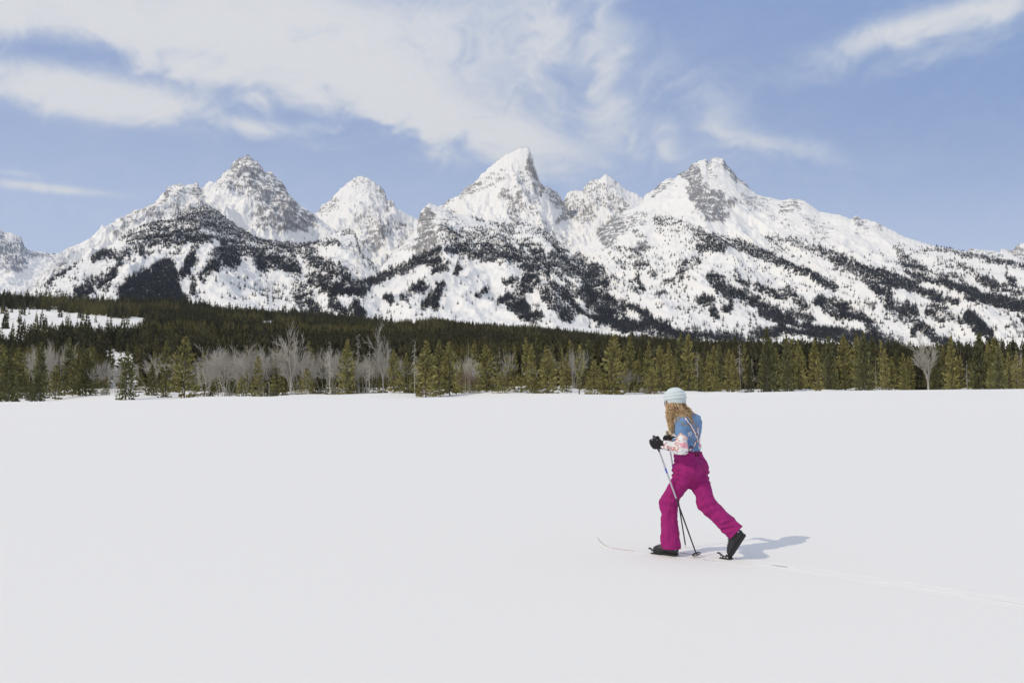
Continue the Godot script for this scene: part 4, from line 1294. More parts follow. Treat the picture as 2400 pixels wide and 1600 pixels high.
func build_boot(home: Vector3, heel: Vector3, toe: Vector3, up: Vector3, ankle_to: Vector3, parent: Node3D) -> void:
	var b := Flesh.new()
	b.k = 0.02
	var f := (toe - heel).normalized()
	var u := (up - f * up.dot(f)).normalized()
	var s := f.cross(u).normalized()
	var l := heel.distance_to(toe)
	b.bone(heel + u * 0.042 + f * 0.035, heel + u * 0.042 + f * l * 0.72, 0.037, 0.040)
	b.bone(heel + u * 0.042 + f * l * 0.72, heel + u * 0.036 + f * (l - 0.035), 0.040, 0.033)
	b.bone(heel + u * 0.06 + f * l * 0.60, heel + u * 0.10 + f * 0.08, 0.036, 0.046)
	b.bone(heel + u * 0.05 + f * 0.045, ankle_to, 0.043, 0.052)
	b.cuts.append([heel + u * 0.012, -u])
	b.wave = cloth_noise(96, 25.0)
	b.wave_size = 0.003
	var leather := matte(Color(0.020, 0.020, 0.023), 0.45)
	var boot := child(net_mesh(b, 0.006), "boot", leather, parent, home)
	var sole := Flesh.new()
	sole.k = 0.015
	sole.bone(heel + u * 0.010 + f * 0.03 + s * 0.010, heel + u * 0.010 + f * (l - 0.03) + s * 0.012, 0.030, 0.030)
	sole.bone(heel + u * 0.010 + f * 0.03 - s * 0.010, heel + u * 0.010 + f * (l - 0.03) - s * 0.012, 0.030, 0.030)
	sole.cuts.append([heel + u * 0.016, u])
	sole.cuts.append([heel - u * 0.004, -u])
	part("sole", net_mesh(sole, 0.006), matte(Color(0.012, 0.012, 0.013), 0.8), boot)
	var v := PackedVector3Array()
	var idx := PackedInt32Array()
	for k in 5:                                       # lace hooks
		var c := heel + u * (0.088 + 0.010 * k) + f * (l * 0.70 - 0.026 * k)
		for e in [-1.0, 1.0]:
			var p: Vector3 = c + s * 0.026 * e
			var n := b.slope(p)
			p -= n * (b.f(p) - 0.002)
			box(v, idx, Transform3D(Basis(f, u, s), p), Vector3(0.012, 0.010, 0.008))
		var p0 := c + s * 0.026
		var p1 := c - s * 0.026
		p0 -= b.slope(p0) * (b.f(p0) - 0.003)
		p1 -= b.slope(p1) * (b.f(p1) - 0.003)
		tube(v, idx, p0, p1, 0.0028, 0.0028, 4)
	part("lace", mesh_of(v, idx), matte(Color(0.45, 0.46, 0.48), 0.4), boot).set_meta("kind", "stuff")
	for e in [-1.0, 1.0]:
		for g in [0.060, 0.100]:
			v = PackedVector3Array()
			idx = PackedInt32Array()
			var hp: Vector3 = heel + u * g + f * 0.012 + s * 0.03 * e
			hp -= b.slope(hp) * (b.f(hp) - 0.002)
			box(v, idx, Transform3D(Basis(f, u, s), hp), Vector3(0.016, 0.016, 0.010))
			part("buckle", mesh_of(v, idx), matte(Color(0.6, 0.6, 0.62), 0.3), boot)

func ski(called: String, label: String, mid: Vector3, dir: Vector3, ahead: float, behind: float, curl: float) -> void:
	var o := root_at(called, mid)
	tag(o, label, "ski", "cross-country skis")
	o.position.y = -0.022
	var side := dir.cross(Vector3.UP).normalized()
	var v := PackedVector3Array()
	var idx := PackedInt32Array()
	var steps := 60
	for i in steps + 1:
		var t := float(i) / steps
		var s := lerpf(-behind, ahead, t)
		var bow := maxf(0.0, s - (ahead - 0.22)) / 0.22
		var lift := 0.010 + curl * bow * bow
		var w := 0.031 + 0.006 * pow(absf(t - 0.5) * 2.0, 2.0)
		w *= 1.0 - 0.75 * pow(maxf(0.0, (t - 0.92) / 0.08), 2.0)
		var c := dir * (s - 0.03 * bow * bow) + Vector3(0, lift, 0)
		var thick := lerpf(0.014, 0.006, bow)
		v.append_array([c + side * w, c - side * w, c - side * w * 0.9 + Vector3(0, thick, 0), c + side * w * 0.9 + Vector3(0, thick, 0)])
		if i > 0:
			var k := v.size() - 8
			for e in 4:
				var g := (e + 1) % 4
				idx.append_array([k + e, k + g, k + 4 + e, k + g, k + 4 + g, k + 4 + e])
	idx.append_array([0, 2, 1, 0, 3, 2])
	part("ski_body", mesh_of(v, idx), matte(Color(0.82, 0.81, 0.785), 0.7), o)
	var mark := PackedVector3Array()
	var mi := PackedInt32Array()
	for k in 7:                                       # a line of small dark print near the tail
		box(mark, mi, Transform3D(Basis(dir, Vector3.UP, side), dir * (-0.46 - 0.022 * k) + Vector3(0, 0.0255, 0) + side * 0.008 * (k % 2)), Vector3(0.013, 0.002, 0.012 + 0.004 * (k % 3)))
	part("print", mesh_of(mark, mi), matte(Color(0.05, 0.05, 0.10), 0.6), o).set_meta("kind", "stuff")
	mark = PackedVector3Array()
	mi = PackedInt32Array()
	box(mark, mi, Transform3D(Basis(dir, Vector3.UP, side), dir * 0.42 + Vector3(0, 0.0255, 0) - side * 0.018), Vector3(0.26, 0.002, 0.005))
	part("red_stripe", mesh_of(mark, mi), matte(Color(0.55, 0.16, 0.15), 0.6), o)
	# the binding: plate, toe piece with its bail, heel rest
	var bv := PackedVector3Array()
	var bi := PackedInt32Array()
	var fr := Basis(dir, Vector3.UP, side)
	box(bv, bi, Transform3D(fr, dir * 0.03 + Vector3(0, 0.030, 0)), Vector3(0.12, 0.012, 0.062))
	box(bv, bi, Transform3D(fr, dir * 0.02 + side * 0.034 + Vector3(0, 0.044, 0)), Vector3(0.07, 0.030, 0.006))
	box(bv, bi, Transform3D(fr, dir * 0.02 - side * 0.034 + Vector3(0, 0.044, 0)), Vector3(0.07, 0.030, 0.006))
	tube(bv, bi, dir * 0.06 + Vector3(0, 0.036, 0), dir * 0.105 + Vector3(0, 0.070, 0), 0.014, 0.010, 8)
	tube(bv, bi, dir * 0.105 + Vector3(0, 0.070, 0), dir * 0.130 + Vector3(0, 0.071, 0), 0.011, 0.007, 8)
	part("binding", mesh_of(bv, bi), matte(Color(0.02, 0.02, 0.022), 0.4), o)
	for k in 6:
		var pv := PackedVector3Array()
		var pi_ := PackedInt32Array()
		box(pv, pi_, Transform3D(fr, dir * (0.03 * (k % 3)) + side * (0.038 if k < 3 else -0.038) + Vector3(0, 0.046, 0)), Vector3(0.010, 0.010, 0.003))
		part("rivet", mesh_of(pv, pi_), matte(Color(0.7, 0.7, 0.72), 0.3), o)

func build_skier() -> void:
	var FW_ := Vector3(-0.78, 0, -0.626)            # the way she goes: to the left and away
	var LF := Vector3(-0.626, 0, 0.78)              # her left side, nearer to the viewer
	var pel := q24(1617, 1092, 8.76)
	var hipL := pel + LF * 0.085 - Vector3(0, 0.01, 0)
	var hipR := pel - LF * 0.085 - Vector3(0, 0.01, 0)
	var kneeL := q24(1567, 1179, 8.83)
	var kneeR := q24(1655, 1180, 8.67)
	var heelL := q24(1589, 1300, 8.745)
	heelL.y = 0.016
	var toeL := heelL + FW_ * 0.275
	var ankL := heelL + FW_ * 0.06 + Vector3(0, 0.075, 0)
	var ballR := q24(1714, 1301, 8.60)
	ballR.y = 0.03
	var heelR := q24(1747, 1253, 8.50)
	var footR := (ballR - heelR).normalized()
	var toeR := heelR + footR * 0.275
	var upR := (FW_ * 0.55 + Vector3(0, 0.6, 0)).normalized()
	upR = (upR - footR * upR.dot(footR)).normalized()
	var ankR := heelR + footR * 0.055 + upR * 0.085
	var waist := q24(1613, 1060, 8.73)
	var chest := q24(1612, 1008, 8.72)
	var neck := q24(1605, 972, 8.73)
	var shL := q24(1599, 990, 8.585)
	var shR := chest - LF * 0.15 + Vector3(0, 0.085, 0)
	var elL := q24(1597, 1054, 8.50)
	var wrL := q24(1558, 1042, 8.56)
	var elR := shR + Vector3(0.02, -0.26, 0) + FW_ * 0.02
	var handL := q24(1538, 1037, 8.61)
	var handR := q24(1567, 1031, 9.03)
	var wrR := handR - FW_ * 0.085 + Vector3(0, -0.01, 0)
	var head := q24(1584, 944, 8.79)
	var home := Vector3(pel.x, 0, pel.z)
	var p := root_at("person", home)
	tag(p, "person in pale knit hat, blue top and magenta trousers skiing away", "person")

	# ---- the body, one continuous surface
	var body := Flesh.new()
	body.k = 0.035
	body.bone(hipL, hipR, 0.075, 0.075)
	body.bone(pel, waist, 0.080, 0.066)
	body.bone(waist, chest, 0.066, 0.072)
	body.bone(shL, shR, 0.042, 0.042)
	body.bone(neck, head - Vector3(0, 0.05, 0), 0.052, 0.048)
	body.bone(hipL, kneeL, 0.080, 0.052)
	body.bone(hipR, kneeR, 0.080, 0.052)
	body.bone(kneeL, ankL, 0.050, 0.036)
	body.bone(kneeR, ankR, 0.050, 0.036)
	body.bone(ankL, heelL + FW_ * 0.19 + Vector3(0, 0.045, 0), 0.032, 0.026)
	body.bone(ankR, heelR + footR * 0.19 + upR * 0.045, 0.032, 0.026)
	body.bone(shL, elL, 0.038, 0.030)
	body.bone(shR, elR, 0.036, 0.030)
	body.bone(elL, wrL, 0.033, 0.024)
	body.bone(elR, wrR, 0.033, 0.024)
	body.bone(wrL, handL + LF * 0.02, 0.022, 0.018)
	body.bone(wrR, handR - LF * 0.02, 0.022, 0.018)
	var bv := PackedVector3Array()
	var bn := PackedVector3Array()
	var bi := PackedInt32Array()
	body.net(0.012, bv, bn, bi)
	var skull := Flesh.new()                          # the head has a finer net
	skull.k = 0.022
	skull.bone(head + Vector3(0, 0.015, 0) - FW_ * 0.015, head + Vector3(0, 0.02, 0) + FW_ * 0.012, 0.086, 0.080)
	skull.bone(head + FW_ * 0.035 - Vector3(0, 0.02, 0), head + FW_ * 0.055 - Vector3(0, 0.085, 0), 0.062, 0.034)
	skull.bone(head - Vector3(0, 0.06, 0), neck, 0.050, 0.052)
	skull.bone(head + FW_ * 0.088 + Vector3(0, 0.0, 0), head + FW_ * 0.110 - Vector3(0, 0.035, 0), 0.010, 0.014)   # nose
	skull.bone(head + FW_ * 0.085 + LF * 0.018 - Vector3(0, 0.066, 0), head + FW_ * 0.085 - LF * 0.018 - Vector3(0, 0.066, 0), 0.010, 0.010)   # lips
	for s in [-1.0, 1.0]:
		skull.bone(head + LF * 0.040 * s + FW_ * 0.068 - Vector3(0, 0.035, 0), head + LF * 0.052 * s + FW_ * 0.05 - Vector3(0, 0.04, 0), 0.026, 0.022)   # cheeks
		skull.bone(head + LF * 0.034 * s + FW_ * 0.078 + Vector3(0, 0.004, 0), head + LF * 0.034 * s + FW_ * 0.080 + Vector3(0, 0.004, 0), 0.012, 0.012)   # eyes
		skull.bone(head + LF * 0.068 * s - Vector3(0, 0.02, 0), head + LF * 0.070 * s + Vector3(0, 0.02, 0), 0.012, 0.014)   # ears
	skull.net(0.005, bv, bn, bi)
	var skin := matte(Color(0.52, 0.30, 0.22), 0.55)
	skin.subsurf_scatter_enabled = true
	skin.subsurf_scatter_strength = 0.15
	child(mesh_of(bv, bi, PackedColorArray(), bn), "body", skin, p, home)

	# ---- trousers
	var tr := Flesh.new()
	tr.k = 0.05
	tr.bone(waist + LF * 0.055 + Vector3(0, 0.04, 0), waist - LF * 0.055 + Vector3(0, 0.04, 0), 0.092, 0.092)
	tr.bone(waist + LF * 0.06 - Vector3(0, 0.03, 0), waist - LF * 0.06 - Vector3(0, 0.03, 0), 0.102, 0.102)
	tr.bone(hipL - FW_ * 0.055 - Vector3(0, 0.01, 0), hipR - FW_ * 0.055 - Vector3(0, 0.01, 0), 0.102, 0.100)
	tr.bone(hipL + FW_ * 0.015, hipR + FW_ * 0.01, 0.105, 0.100)
	tr.bone(hipL - FW_ * 0.02, kneeL, 0.108, 0.076)
	tr.bone(hipR - FW_ * 0.02, kneeR, 0.104, 0.078)
	var hemL := heelL + FW_ * 0.075 + Vector3(0, 0.045, 0)
	var hemR := heelR + footR * 0.045 + upR * 0.085
	tr.bone(kneeL, hemL, 0.078, 0.098)
	tr.bone(kneeR, hemR, 0.078, 0.092)
	tr.cuts.append([hemL + Vector3(0, 0.010, 0), ((hemL - kneeL).normalized() + Vector3(0, -0.8, 0)).normalized()])
	var shin := (hemR - kneeR).normalized()
	tr.cuts.append([hemR + shin * 0.004, shin])
	tr.cuts.append([waist + Vector3(0, 0.012, 0), Vector3(0.06, 1, 0).normalized()])
	tr.wave = cloth_noise(81, 7.5)
	tr.wave_size = 0.018
	tr.wave_scale = Vector3(1.0, 0.9, 1.0)
	var thighL := (kneeL - hipL).normalized()
	var shinL := (hemL - kneeL).normalized()
	tr.creases = [[kneeL - FW_ * 0.07 + LF * 0.04, (thighL - FW_ * 0.5).normalized(), 0.10, 0.0045, 75.0], [kneeL + shinL * 0.12 + LF * 0.06, (shinL + FW_ * 0.6).normalized(), 0.09, 0.0035, 70.0],
		[hipL + FW_ * 0.07 + LF * 0.05 - Vector3(0, 0.03, 0), Vector3(0.25, 0.95, 0.1), 0.11, 0.006, 130.0], [kneeR - FW_ * 0.06 + LF * 0.05, (shin + FW_ * 0.4).normalized(), 0.12, 0.005, 70.0],
		[kneeR + shin * 0.2 + LF * 0.05, (shin - FW_ * 0.7).normalized(), 0.10, 0.0035, 65.0], [hipR - FW_ * 0.1 - Vector3(0, 0.10, 0), Vector3(-0.2, 0.97, 0), 0.09, 0.007, 120.0],
		[hemL - shinL * 0.10 + LF * 0.06, (shinL * 0.5 + FW_).normalized(), 0.09, 0.005, 80.0], [hemR - shin * 0.08 + LF * 0.05, (shin + FW_ * 0.6).normalized(), 0.08, 0.006, 120.0], [pel - FW_ * 0.12 + Vector3(0, 0.02, 0), Vector3(0.5, -0.8, 0.3).normalized(), 0.10, 0.004, 70.0]]
	var magenta := fabric(Color(0.315, 0.019, 0.155), 9.0, 5.0)
	var trousers := child(net_mesh(tr, 0.009), "trousers", magenta, p, home)
	var band := Flesh.new()                            # waistband with loops
	band.k = 0.05
	band.bone(waist + LF * 0.055 + Vector3(0, 0.04, 0), waist - LF * 0.055 + Vector3(0, 0.04, 0), 0.096, 0.096)
	band.bone(waist + LF * 0.06 - Vector3(0, 0.03, 0), waist - LF * 0.06 - Vector3(0, 0.03, 0), 0.105, 0.105)
	band.cuts.append([waist + Vector3(0, 0.015, 0), Vector3(0.06, 1, 0).normalized()])
	band.cuts.append([waist - Vector3(0, 0.028, 0), Vector3(0, -1, 0)])
	part("waistband", net_mesh(band, 0.009), fabric(Color(0.25, 0.012, 0.11), 9.0, 4.0), trousers)
	for g in [[1600.5, 1062], [1631, 1062], [1637, 1062]]:
		var v := PackedVector3Array()
		var idx := PackedInt32Array()
		var a := on_cloth(g[0] * 0.98, g[1] * 0.98, band, 8.2)
		if a == Vector3.INF:
			continue
		var nrm := band.slope(a)
		box(v, idx, Transform3D(Basis(nrm, Vector3.UP, nrm.cross(Vector3.UP)), a - Vector3(0, 0.012, 0) + nrm * 0.003), Vector3(0.007, 0.05, 0.012))
		part("belt_loop", mesh_of(v, idx), matte(Color(0.10, 0.01, 0.05)), trousers)
	for g in [[hemL, kneeL, 0.105], [hemR, kneeR, 0.099]]:    # the stitched hem
		var ax: Vector3 = ((g[0] as Vector3) - g[1]).normalized()
		var pts := []
		var u := ax.cross(FW_).normalized()
		var w := ax.cross(u)
		for k in 29:
			var an := TAU * k / 28.0
			pts.append(g[0] - ax * 0.030 + (u * cos(an) + w * sin(an)) * g[2])
		var v := PackedVector3Array()
		var idx := PackedInt32Array()
		var nn := PackedVector3Array()
		flat_mesh_strip(pts, 0.004, 0.0012, tr, v, idx, nn)
		part("hem_seam", mesh_of(v, idx, PackedColorArray(), nn), matte(Color(0.22, 0.012, 0.10)), trousers)

	var seams := [["back_seam", [[1634, 1072], [1632, 1090], [1628, 1110], [1622, 1128]], 0.004], ["yoke_seam", [[1588, 1083], [1605, 1090], [1622, 1091], [1640, 1086], [1650, 1081]], 0.004], ["side_seam", [[1592, 1080], [1588, 1110], [1580, 1140], [1571, 1175], [1569, 1210], [1568, 1250], [1568, 1278]], 0.004],
		["pocket_zip", [[1644, 1086], [1650, 1098], [1655, 1110]], 0.006], ["hem_panel_seam", [[1694, 1232], [1702, 1222], [1714, 1236], [1726, 1252]], 0.004], ["leg_seam", [[1640, 1150], [1654, 1180], [1676, 1210], [1700, 1240], [1716, 1262]], 0.004]]
	for g in seams:
		var pts := []
		for q in g[1]:
			var h := on_cloth(q[0] * 0.98, q[1] * 0.98, tr, 8.2)
			if h != Vector3.INF:
				pts.append(h)
		if pts.size() > 1:
			var v := PackedVector3Array()
			var idx := PackedInt32Array()
			var nn := PackedVector3Array()
			flat_mesh_strip(thick_line(pts, pts.size() * 4), g[2], 0.0015, tr, v, idx, nn)
			part(g[0], mesh_of(v, idx, PackedColorArray(), nn), matte(Color(0.16, 0.010, 0.075)), trousers)

	# ---- the top: blue, with white printed lower sleeves
	var sh := Flesh.new()
	sh.k = 0.045
	sh.bone(waist + LF * 0.055 - Vector3(0, 0.02, 0), waist - LF * 0.055 - Vector3(0, 0.02, 0), 0.088, 0.088)
	sh.bone(waist + LF * 0.05 + Vector3(0, 0.09, 0), waist - LF * 0.05 + Vector3(0, 0.09, 0), 0.086, 0.086)
	sh.bone(chest + LF * 0.065, chest - LF * 0.065, 0.102, 0.100)
	sh.bone(chest + LF * 0.06 - FW_ * 0.04 + Vector3(0, 0.06, 0), chest - LF * 0.06 - FW_ * 0.04 + Vector3(0, 0.06, 0), 0.082, 0.082)
	sh.bone(shL, neck + Vector3(0, -0.01, 0), 0.062, 0.062)
	sh.bone(shR, neck + Vector3(0, -0.01, 0), 0.060, 0.062)
	sh.bone(neck - Vector3(0, 0.02, 0), neck + Vector3(0, 0.05, 0) + FW_ * 0.02, 0.066, 0.060)
	sh.bone(shL, elL, 0.063, 0.053)
	sh.bone(elL, wrL, 0.056, 0.043)
	sh.bone(shR, elR, 0.060, 0.050)
	sh.bone(elR, wrR, 0.048, 0.040)
	sh.cuts.append([waist - Vector3(0, 0.004, 0), Vector3(0, -1, 0)])
	sh.cuts.append([neck + Vector3(0, 0.055, 0), Vector3.UP])
	sh.creases = [[shL + (elL - shL) * 0.35 - FW_ * 0.05, Vector3(0.8, 0.5, 0.2).normalized(), 0.07, 0.005, 150.0], [elL + FW_ * 0.03, (wrL - elL).normalized(), 0.06, 0.006, 150.0],
		[waist - FW_ * 0.06 + LF * 0.06 + Vector3(0, 0.05, 0), Vector3(0.35, 0.9, 0.2).normalized(), 0.09, 0.006, 120.0], [chest - FW_ * 0.08 + LF * 0.05 - Vector3(0, 0.04, 0), Vector3(0.7, 0.7, 0).normalized(), 0.10, 0.004, 110.0]]
	sh.wave = cloth_noise(82, 10.0)
	sh.wave_size = 0.014
	sh.wave_scale = Vector3(1.0, 1.5, 1.0)
	var blue := Color(0.15, 0.265, 0.46)
	var white := Color(0.76, 0.76, 0.755)
	var salmon := Color(0.72, 0.42, 0.34)
	var pink := Color(0.74, 0.36, 0.43)
	var arms := [[shL, elL, wrL], [shR, elR, wrR]]
	var paint := func(q: Vector3, n: Vector3) -> Color:
		for arm in arms:
			if arm[0] == shR and (q - chest).dot(-LF) < 0.13:
				continue
			var a: Vector3 = arm[0]
			var b: Vector3 = arm[1]
			var c: Vector3 = arm[2]
			var t := (q - a).dot(b - a) / (b - a).length_squared()
			var d := (q - a - (b - a) * clampf(t, 0.0, 1.0)).length()
			var t2 := (q - b).dot(c - b) / (c - b).length_squared()
			var d2 := (q - b - (c - b) * clampf(t2, 0.0, 1.0)).length()
			var r2 := q - b - (c - b) * clampf(t2, 0.0, 1.0)
			if d2 < 0.075 and t2 > 0.05 and d2 < d + 0.004 and n.dot(r2.normalized()) > 0.45:
				return white
			if d < 0.078 and t > 0.30 and (t < 1.3) and n.dot((q - a - (b - a) * minf(t, 1.0)).normalized()) > 0.55:
				var round_ := (q - a - (b - a) * t).normalized().dot(-FW_)      # 1 at the back of the arm
				var ridge := 0.43 + 0.10 * absf(round_ - 0.30) * 2.0
				if t < ridge:
					return blue
				if t < ridge + 0.05 or (t > 0.47 and t < 0.70 and round_ > 0.55 and sin(round_ * 30.0 + t * 18.0) > 0.3):
					return salmon
				if t > 0.76 + 0.08 * (1.0 - round_) and t < 0.98 and round_ > 0.05:
					return pink
				if round_ < -0.35 and t > 0.6 and t < 0.75:
					return salmon
				return white
		return blue
	var cloth := fabric(Color.WHITE, 11.0, 4.0)
	cloth.vertex_color_use_as_albedo = true
	var top := child(net_mesh(sh, 0.0065, paint), "top", cloth, p, home)
	# printed on the top: two crossed skis, a pole with its basket, hem marks; the sleeve's lettering
	var ink := func(called: String, lists: Array, width: float, lift: float, c: Color) -> void:
		var v := PackedVector3Array()
		var idx := PackedInt32Array()
		var nn := PackedVector3Array()
		for l in lists:
			var pts := []
			for i in range(0, l.size(), 2):
				var h := on_cloth(l[i] * 0.98, l[i + 1] * 0.98, sh, 8.2)
				if h != Vector3.INF:
					pts.append(h)
			if pts.size() > 1:
				flat_mesh_strip(thick_line(pts, pts.size() * 4), width, lift, sh, v, idx, nn)
		if v.size():
			part(called, mesh_of(v, idx, PackedColorArray(), nn), matte(c), top)
	var skis := [[1606, 980, 1612, 988, 1618, 994.6, 1626.6, 1008.6, 1631, 1020, 1634, 1028, 1636, 1036], [1636, 1000, 1636, 1012, 1634.5, 1022, 1632, 1034, 1627, 1044, 1619, 1053, 1607, 1061]]
	(ink as Callable).call("ski_print_edge", skis, 0.030, 0.002, Color(0.22, 0.035, 0.06))
	(ink as Callable).call("ski_print", skis, 0.015, 0.0035, Color(0.78, 0.76, 0.75))
	(ink as Callable).call("pole_print", [[1620, 1022, 1624, 1032, 1628, 1046, 1631, 1054]], 0.005, 0.002, Color(0.42, 0.42, 0.40))
	(ink as Callable).call("basket_print", [[1612, 1019, 1615, 1014, 1619, 1011.5, 1621.5, 1014, 1620, 1018, 1616, 1021, 1612, 1019], [1614, 1016, 1620, 1016], [1617, 1012, 1616, 1020]], 0.006, 0.002, Color(0.78, 0.78, 0.78))
	(ink as Callable).call("hem_print", [[1625, 1056, 1623, 1062], [1633.5, 1055, 1636, 1062]], 0.013, 0.002, Color(0.76, 0.76, 0.76))
	var glyphs := [[1290, 660, 1285, 590, 1310, 550, 1400, 545, 1480, 580, 1540, 650, 1530, 700, 1490, 710], [1320, 825, 1290, 790, 1310, 735, 1380, 720, 1450, 760, 1470, 815], [1340, 830, 1410, 850, 1470, 890], [1370, 890, 1440, 940, 1490, 1020, 1450, 1060, 1400, 1100, 1430, 1130],
		[1230, 950, 1290, 960, 1330, 1060, 1330, 1150, 1280, 1130, 1260, 1060, 1280, 990], [1330, 1130, 1360, 1180, 1390, 1230], [1150, 950, 1220, 990, 1210, 1080, 1160, 1130, 1130, 1090, 1180, 1040], [1040, 950, 1080, 1000, 1090, 1100, 1030, 1110], [1090, 1000, 1130, 955],
		[900, 1000, 960, 920, 990, 980, 980, 1050, 930, 1080, 895, 1040], [850, 890, 870, 960, 860, 1030], [870, 930, 910, 900]]
	var letters := []
	for g in glyphs:
		var l := []
		for i in range(0, g.size(), 2):
			l.append(1525.0 + g[i] / 22.4)
			l.append(1005.0 + g[i + 1] / 22.4)
		letters.append(l)
	(ink as Callable).call("sleeve_lettering", letters, 0.0065, 0.002, Color(0.60, 0.17, 0.13))
	(ink as Callable).call("cuff_stripe", [[1564.3, 1036.3, 1560.3, 1038.5, 1557.1, 1043, 1556.2, 1048.7, 1558.5, 1051.4]], 0.007, 0.002, Color(0.45, 0.10, 0.14))

	# ---- gloves closed round the grips
	var tipL := q24(1637, 1301, 8.71)
	tipL.y = -0.02
	var axL := (handL - tipL).normalized()
	var tipR := q24(1608.6, 1279, 9.25)
	tipR.y = -0.02
	var axR := (handR - tipR).normalized()
	var black := fabric(Color(0.024, 0.021, 0.026), 14.0, 4.0)
	var gl := build_glove(wrL, handL, axL, LF, elL)
	var gloveL := child(net_mesh(gl, 0.0045), "glove", black, p, home)
	var gr := build_glove(wrR, handR, axR, -LF, elR)
	child(net_mesh(gr, 0.0045), "glove", black, p, home)
	var v := PackedVector3Array()
	var idx := PackedInt32Array()
	var spot := on_cloth(1528.5 * 0.98, 1031 * 0.98, gl, 8.3)
	if spot != Vector3.INF:
		var nrm := gl.slope(spot)
		box(v, idx, Transform3D(Basis(nrm, axL, nrm.cross(axL)), spot + nrm * 0.001), Vector3(0.003, 0.016, 0.009))
		part("badge", mesh_of(v, idx), matte(Color(0.6, 0.55, 0.58)), gloveL)

	# ---- boots
	build_boot(home, heelL, toeL, Vector3.UP, ankL + (kneeL - ankL).normalized() * 0.05, p)
	build_boot(home, heelR, toeR, upR, ankR + (kneeR - ankR).normalized() * 0.05, p)

	# ---- knit hat
	var hv := PackedVector3Array()
	var hidx := PackedInt32Array()
	var hcol := PackedColorArray()
	var tilt := Basis(LF.normalized(), 0.13)
	var rim := head + Vector3(0, -0.006, 0)
	var ring := 144
	var rows := 60
	var hat_h := 0.162
	for j in rows + 1:
		var t := float(j) / rows
		var a := smoothstep(0.0, 1.0, t)
		var r := 0.104 * sqrt(maxf(0.0, 1.0 - pow(maxf(0.0, (t - 0.32) / 0.68), 2.3))) if t > 0.32 else lerpf(0.098, 0.104, t / 0.32)
		for i in ring:
			var g := TAU * i / ring
			var bump := 0.0
			if t < 0.24:
				bump = 0.0030 * cos(g * 36.0)
			elif t < 0.80:
				var lane := fposmod((t - 0.24) / 0.19, 1.0)
				bump = 0.0095 * sin(PI * lane) + (0.0040 * cos(g * 30.0) if lane > 0.62 else 0.0008 * cos(g * 60.0)) - 0.001
			var pleat := smoothstep(0.70, 0.96, t) * 0.010 * (absf(cos(g * 7.0)) - 0.5) * smoothstep(1.02, 0.94, t)
			var rr := maxf(r + bump + pleat * (0.4 + r * 4.0), 0.002)
			var q := Vector3(0, t * hat_h - 0.006 * (1.0 - a), 0) + (FW_ * cos(g) * 1.06 + LF * sin(g) * 0.95) * rr
			hv.append(rim + tilt * q - home)
		if j > 0:
			for i in ring:
				var k0 := (j - 1) * ring + i
				var k1 := (j - 1) * ring + (i + 1) % ring
				hidx.append_array([k0, k1, k0 + ring, k1, k1 + ring, k0 + ring])
	var st := SurfaceTool.new()
	st.begin(Mesh.PRIMITIVE_TRIANGLES)
	for q in hv:
		st.set_smooth_group(0)
		st.add_vertex(q)
	for q in hidx:
		st.add_index(q)
	st.generate_normals()
	var wool := fabric(Color(0.62, 0.70, 0.715), 40.0, 6.0)
	var hat := part("knit_hat", st.commit(), wool, p)
	var tv := PackedVector3Array()
	var ti := PackedInt32Array()
	var tagdir := (FW_ * 0.55 + LF * 0.83).normalized()
	box(tv, ti, Transform3D(Basis(tagdir, Vector3.UP, tagdir.cross(Vector3.UP)), rim - home + tagdir * 0.103 + Vector3(0, 0.010, 0)), Vector3(0.004, 0.036, 0.026))
	part("leather_tag", mesh_of(tv, ti), matte(Color(0.25, 0.13, 0.08)), hat)
	# ---- sunglasses
	var gv := PackedVector3Array()
	var gi := PackedInt32Array()
	for s in [-1.0, 1.0]:
		var c: Vector3 = head + FW_ * 0.098 + LF * 0.034 * s + Vector3(0, -0.004, 0) - home
		var nn2: Vector3 = (FW_ + LF * 0.25 * s).normalized()
		box(gv, gi, Transform3D(Basis(nn2.cross(Vector3.UP), Vector3.UP, nn2), c), Vector3(0.056, 0.042, 0.005))
		tube(gv, gi, head + FW_ * 0.092 + LF * 0.064 * s - home + Vector3(0, 0.006, 0), head - FW_ * 0.01 + LF * 0.090 * s - home + Vector3(0, 0.004, 0), 0.004, 0.003, 6)
	part("sunglasses", mesh_of(gv, gi), matte(Color(0.05, 0.025, 0.015), 0.2), p)
	# ---- long curly hair
	var r := RandomNumberGenerator.new()
	r.seed = 909
	var cv := PackedVector3Array()
	var ci := PackedInt32Array()
	var cc := PackedColorArray()
	var fringe := 620
	var clumps := noise(0.09, 2, 93)
	for s in fringe:
		var th := deg_to_rad(r.randf_range(36.0, 296.0))
		var out := FW_ * cos(th) + LF * sin(th)
		var p0 := head + out * 0.090 + Vector3(0, 0.012 - 0.02 * r.randf(), 0)
		var end: Vector3
		var deg := rad_to_deg(th)
		if deg < 105.0:                                # locks that fall before the near shoulder
			var u := r.randf()
			end = q24(1573 + 10.0 * r.randf() - 5.0 * u + 6.0 * (deg - 28.0) / 77.0, 968 + 54.0 * u * u + 4.0, 8.62 + 0.08 * r.randf())
		elif deg < 215.0:                              # the mass down the back
			end = q24(1586 + 32.0 * r.randf(), 968 + 36.0 * r.randf() * r.randf() + 6.0, 8.56 + 0.1 * r.randf())
		else:
			end = q24(1606 + 14.0 * r.randf(), 966 + 22.0 * r.randf(), 8.70 + 0.1 * r.randf())
		var p1 := p0 + out * (0.006 + 0.022 * r.randf()) - Vector3(0, 0.05 + 0.03 * r.randf(), 0)
		var p2 := end + Vector3(0, 0.07, 0) + out * 0.025
		var wave := 0.006 + 0.013 * r.randf() + (0.014 if r.randf() < 0.12 else 0.0)
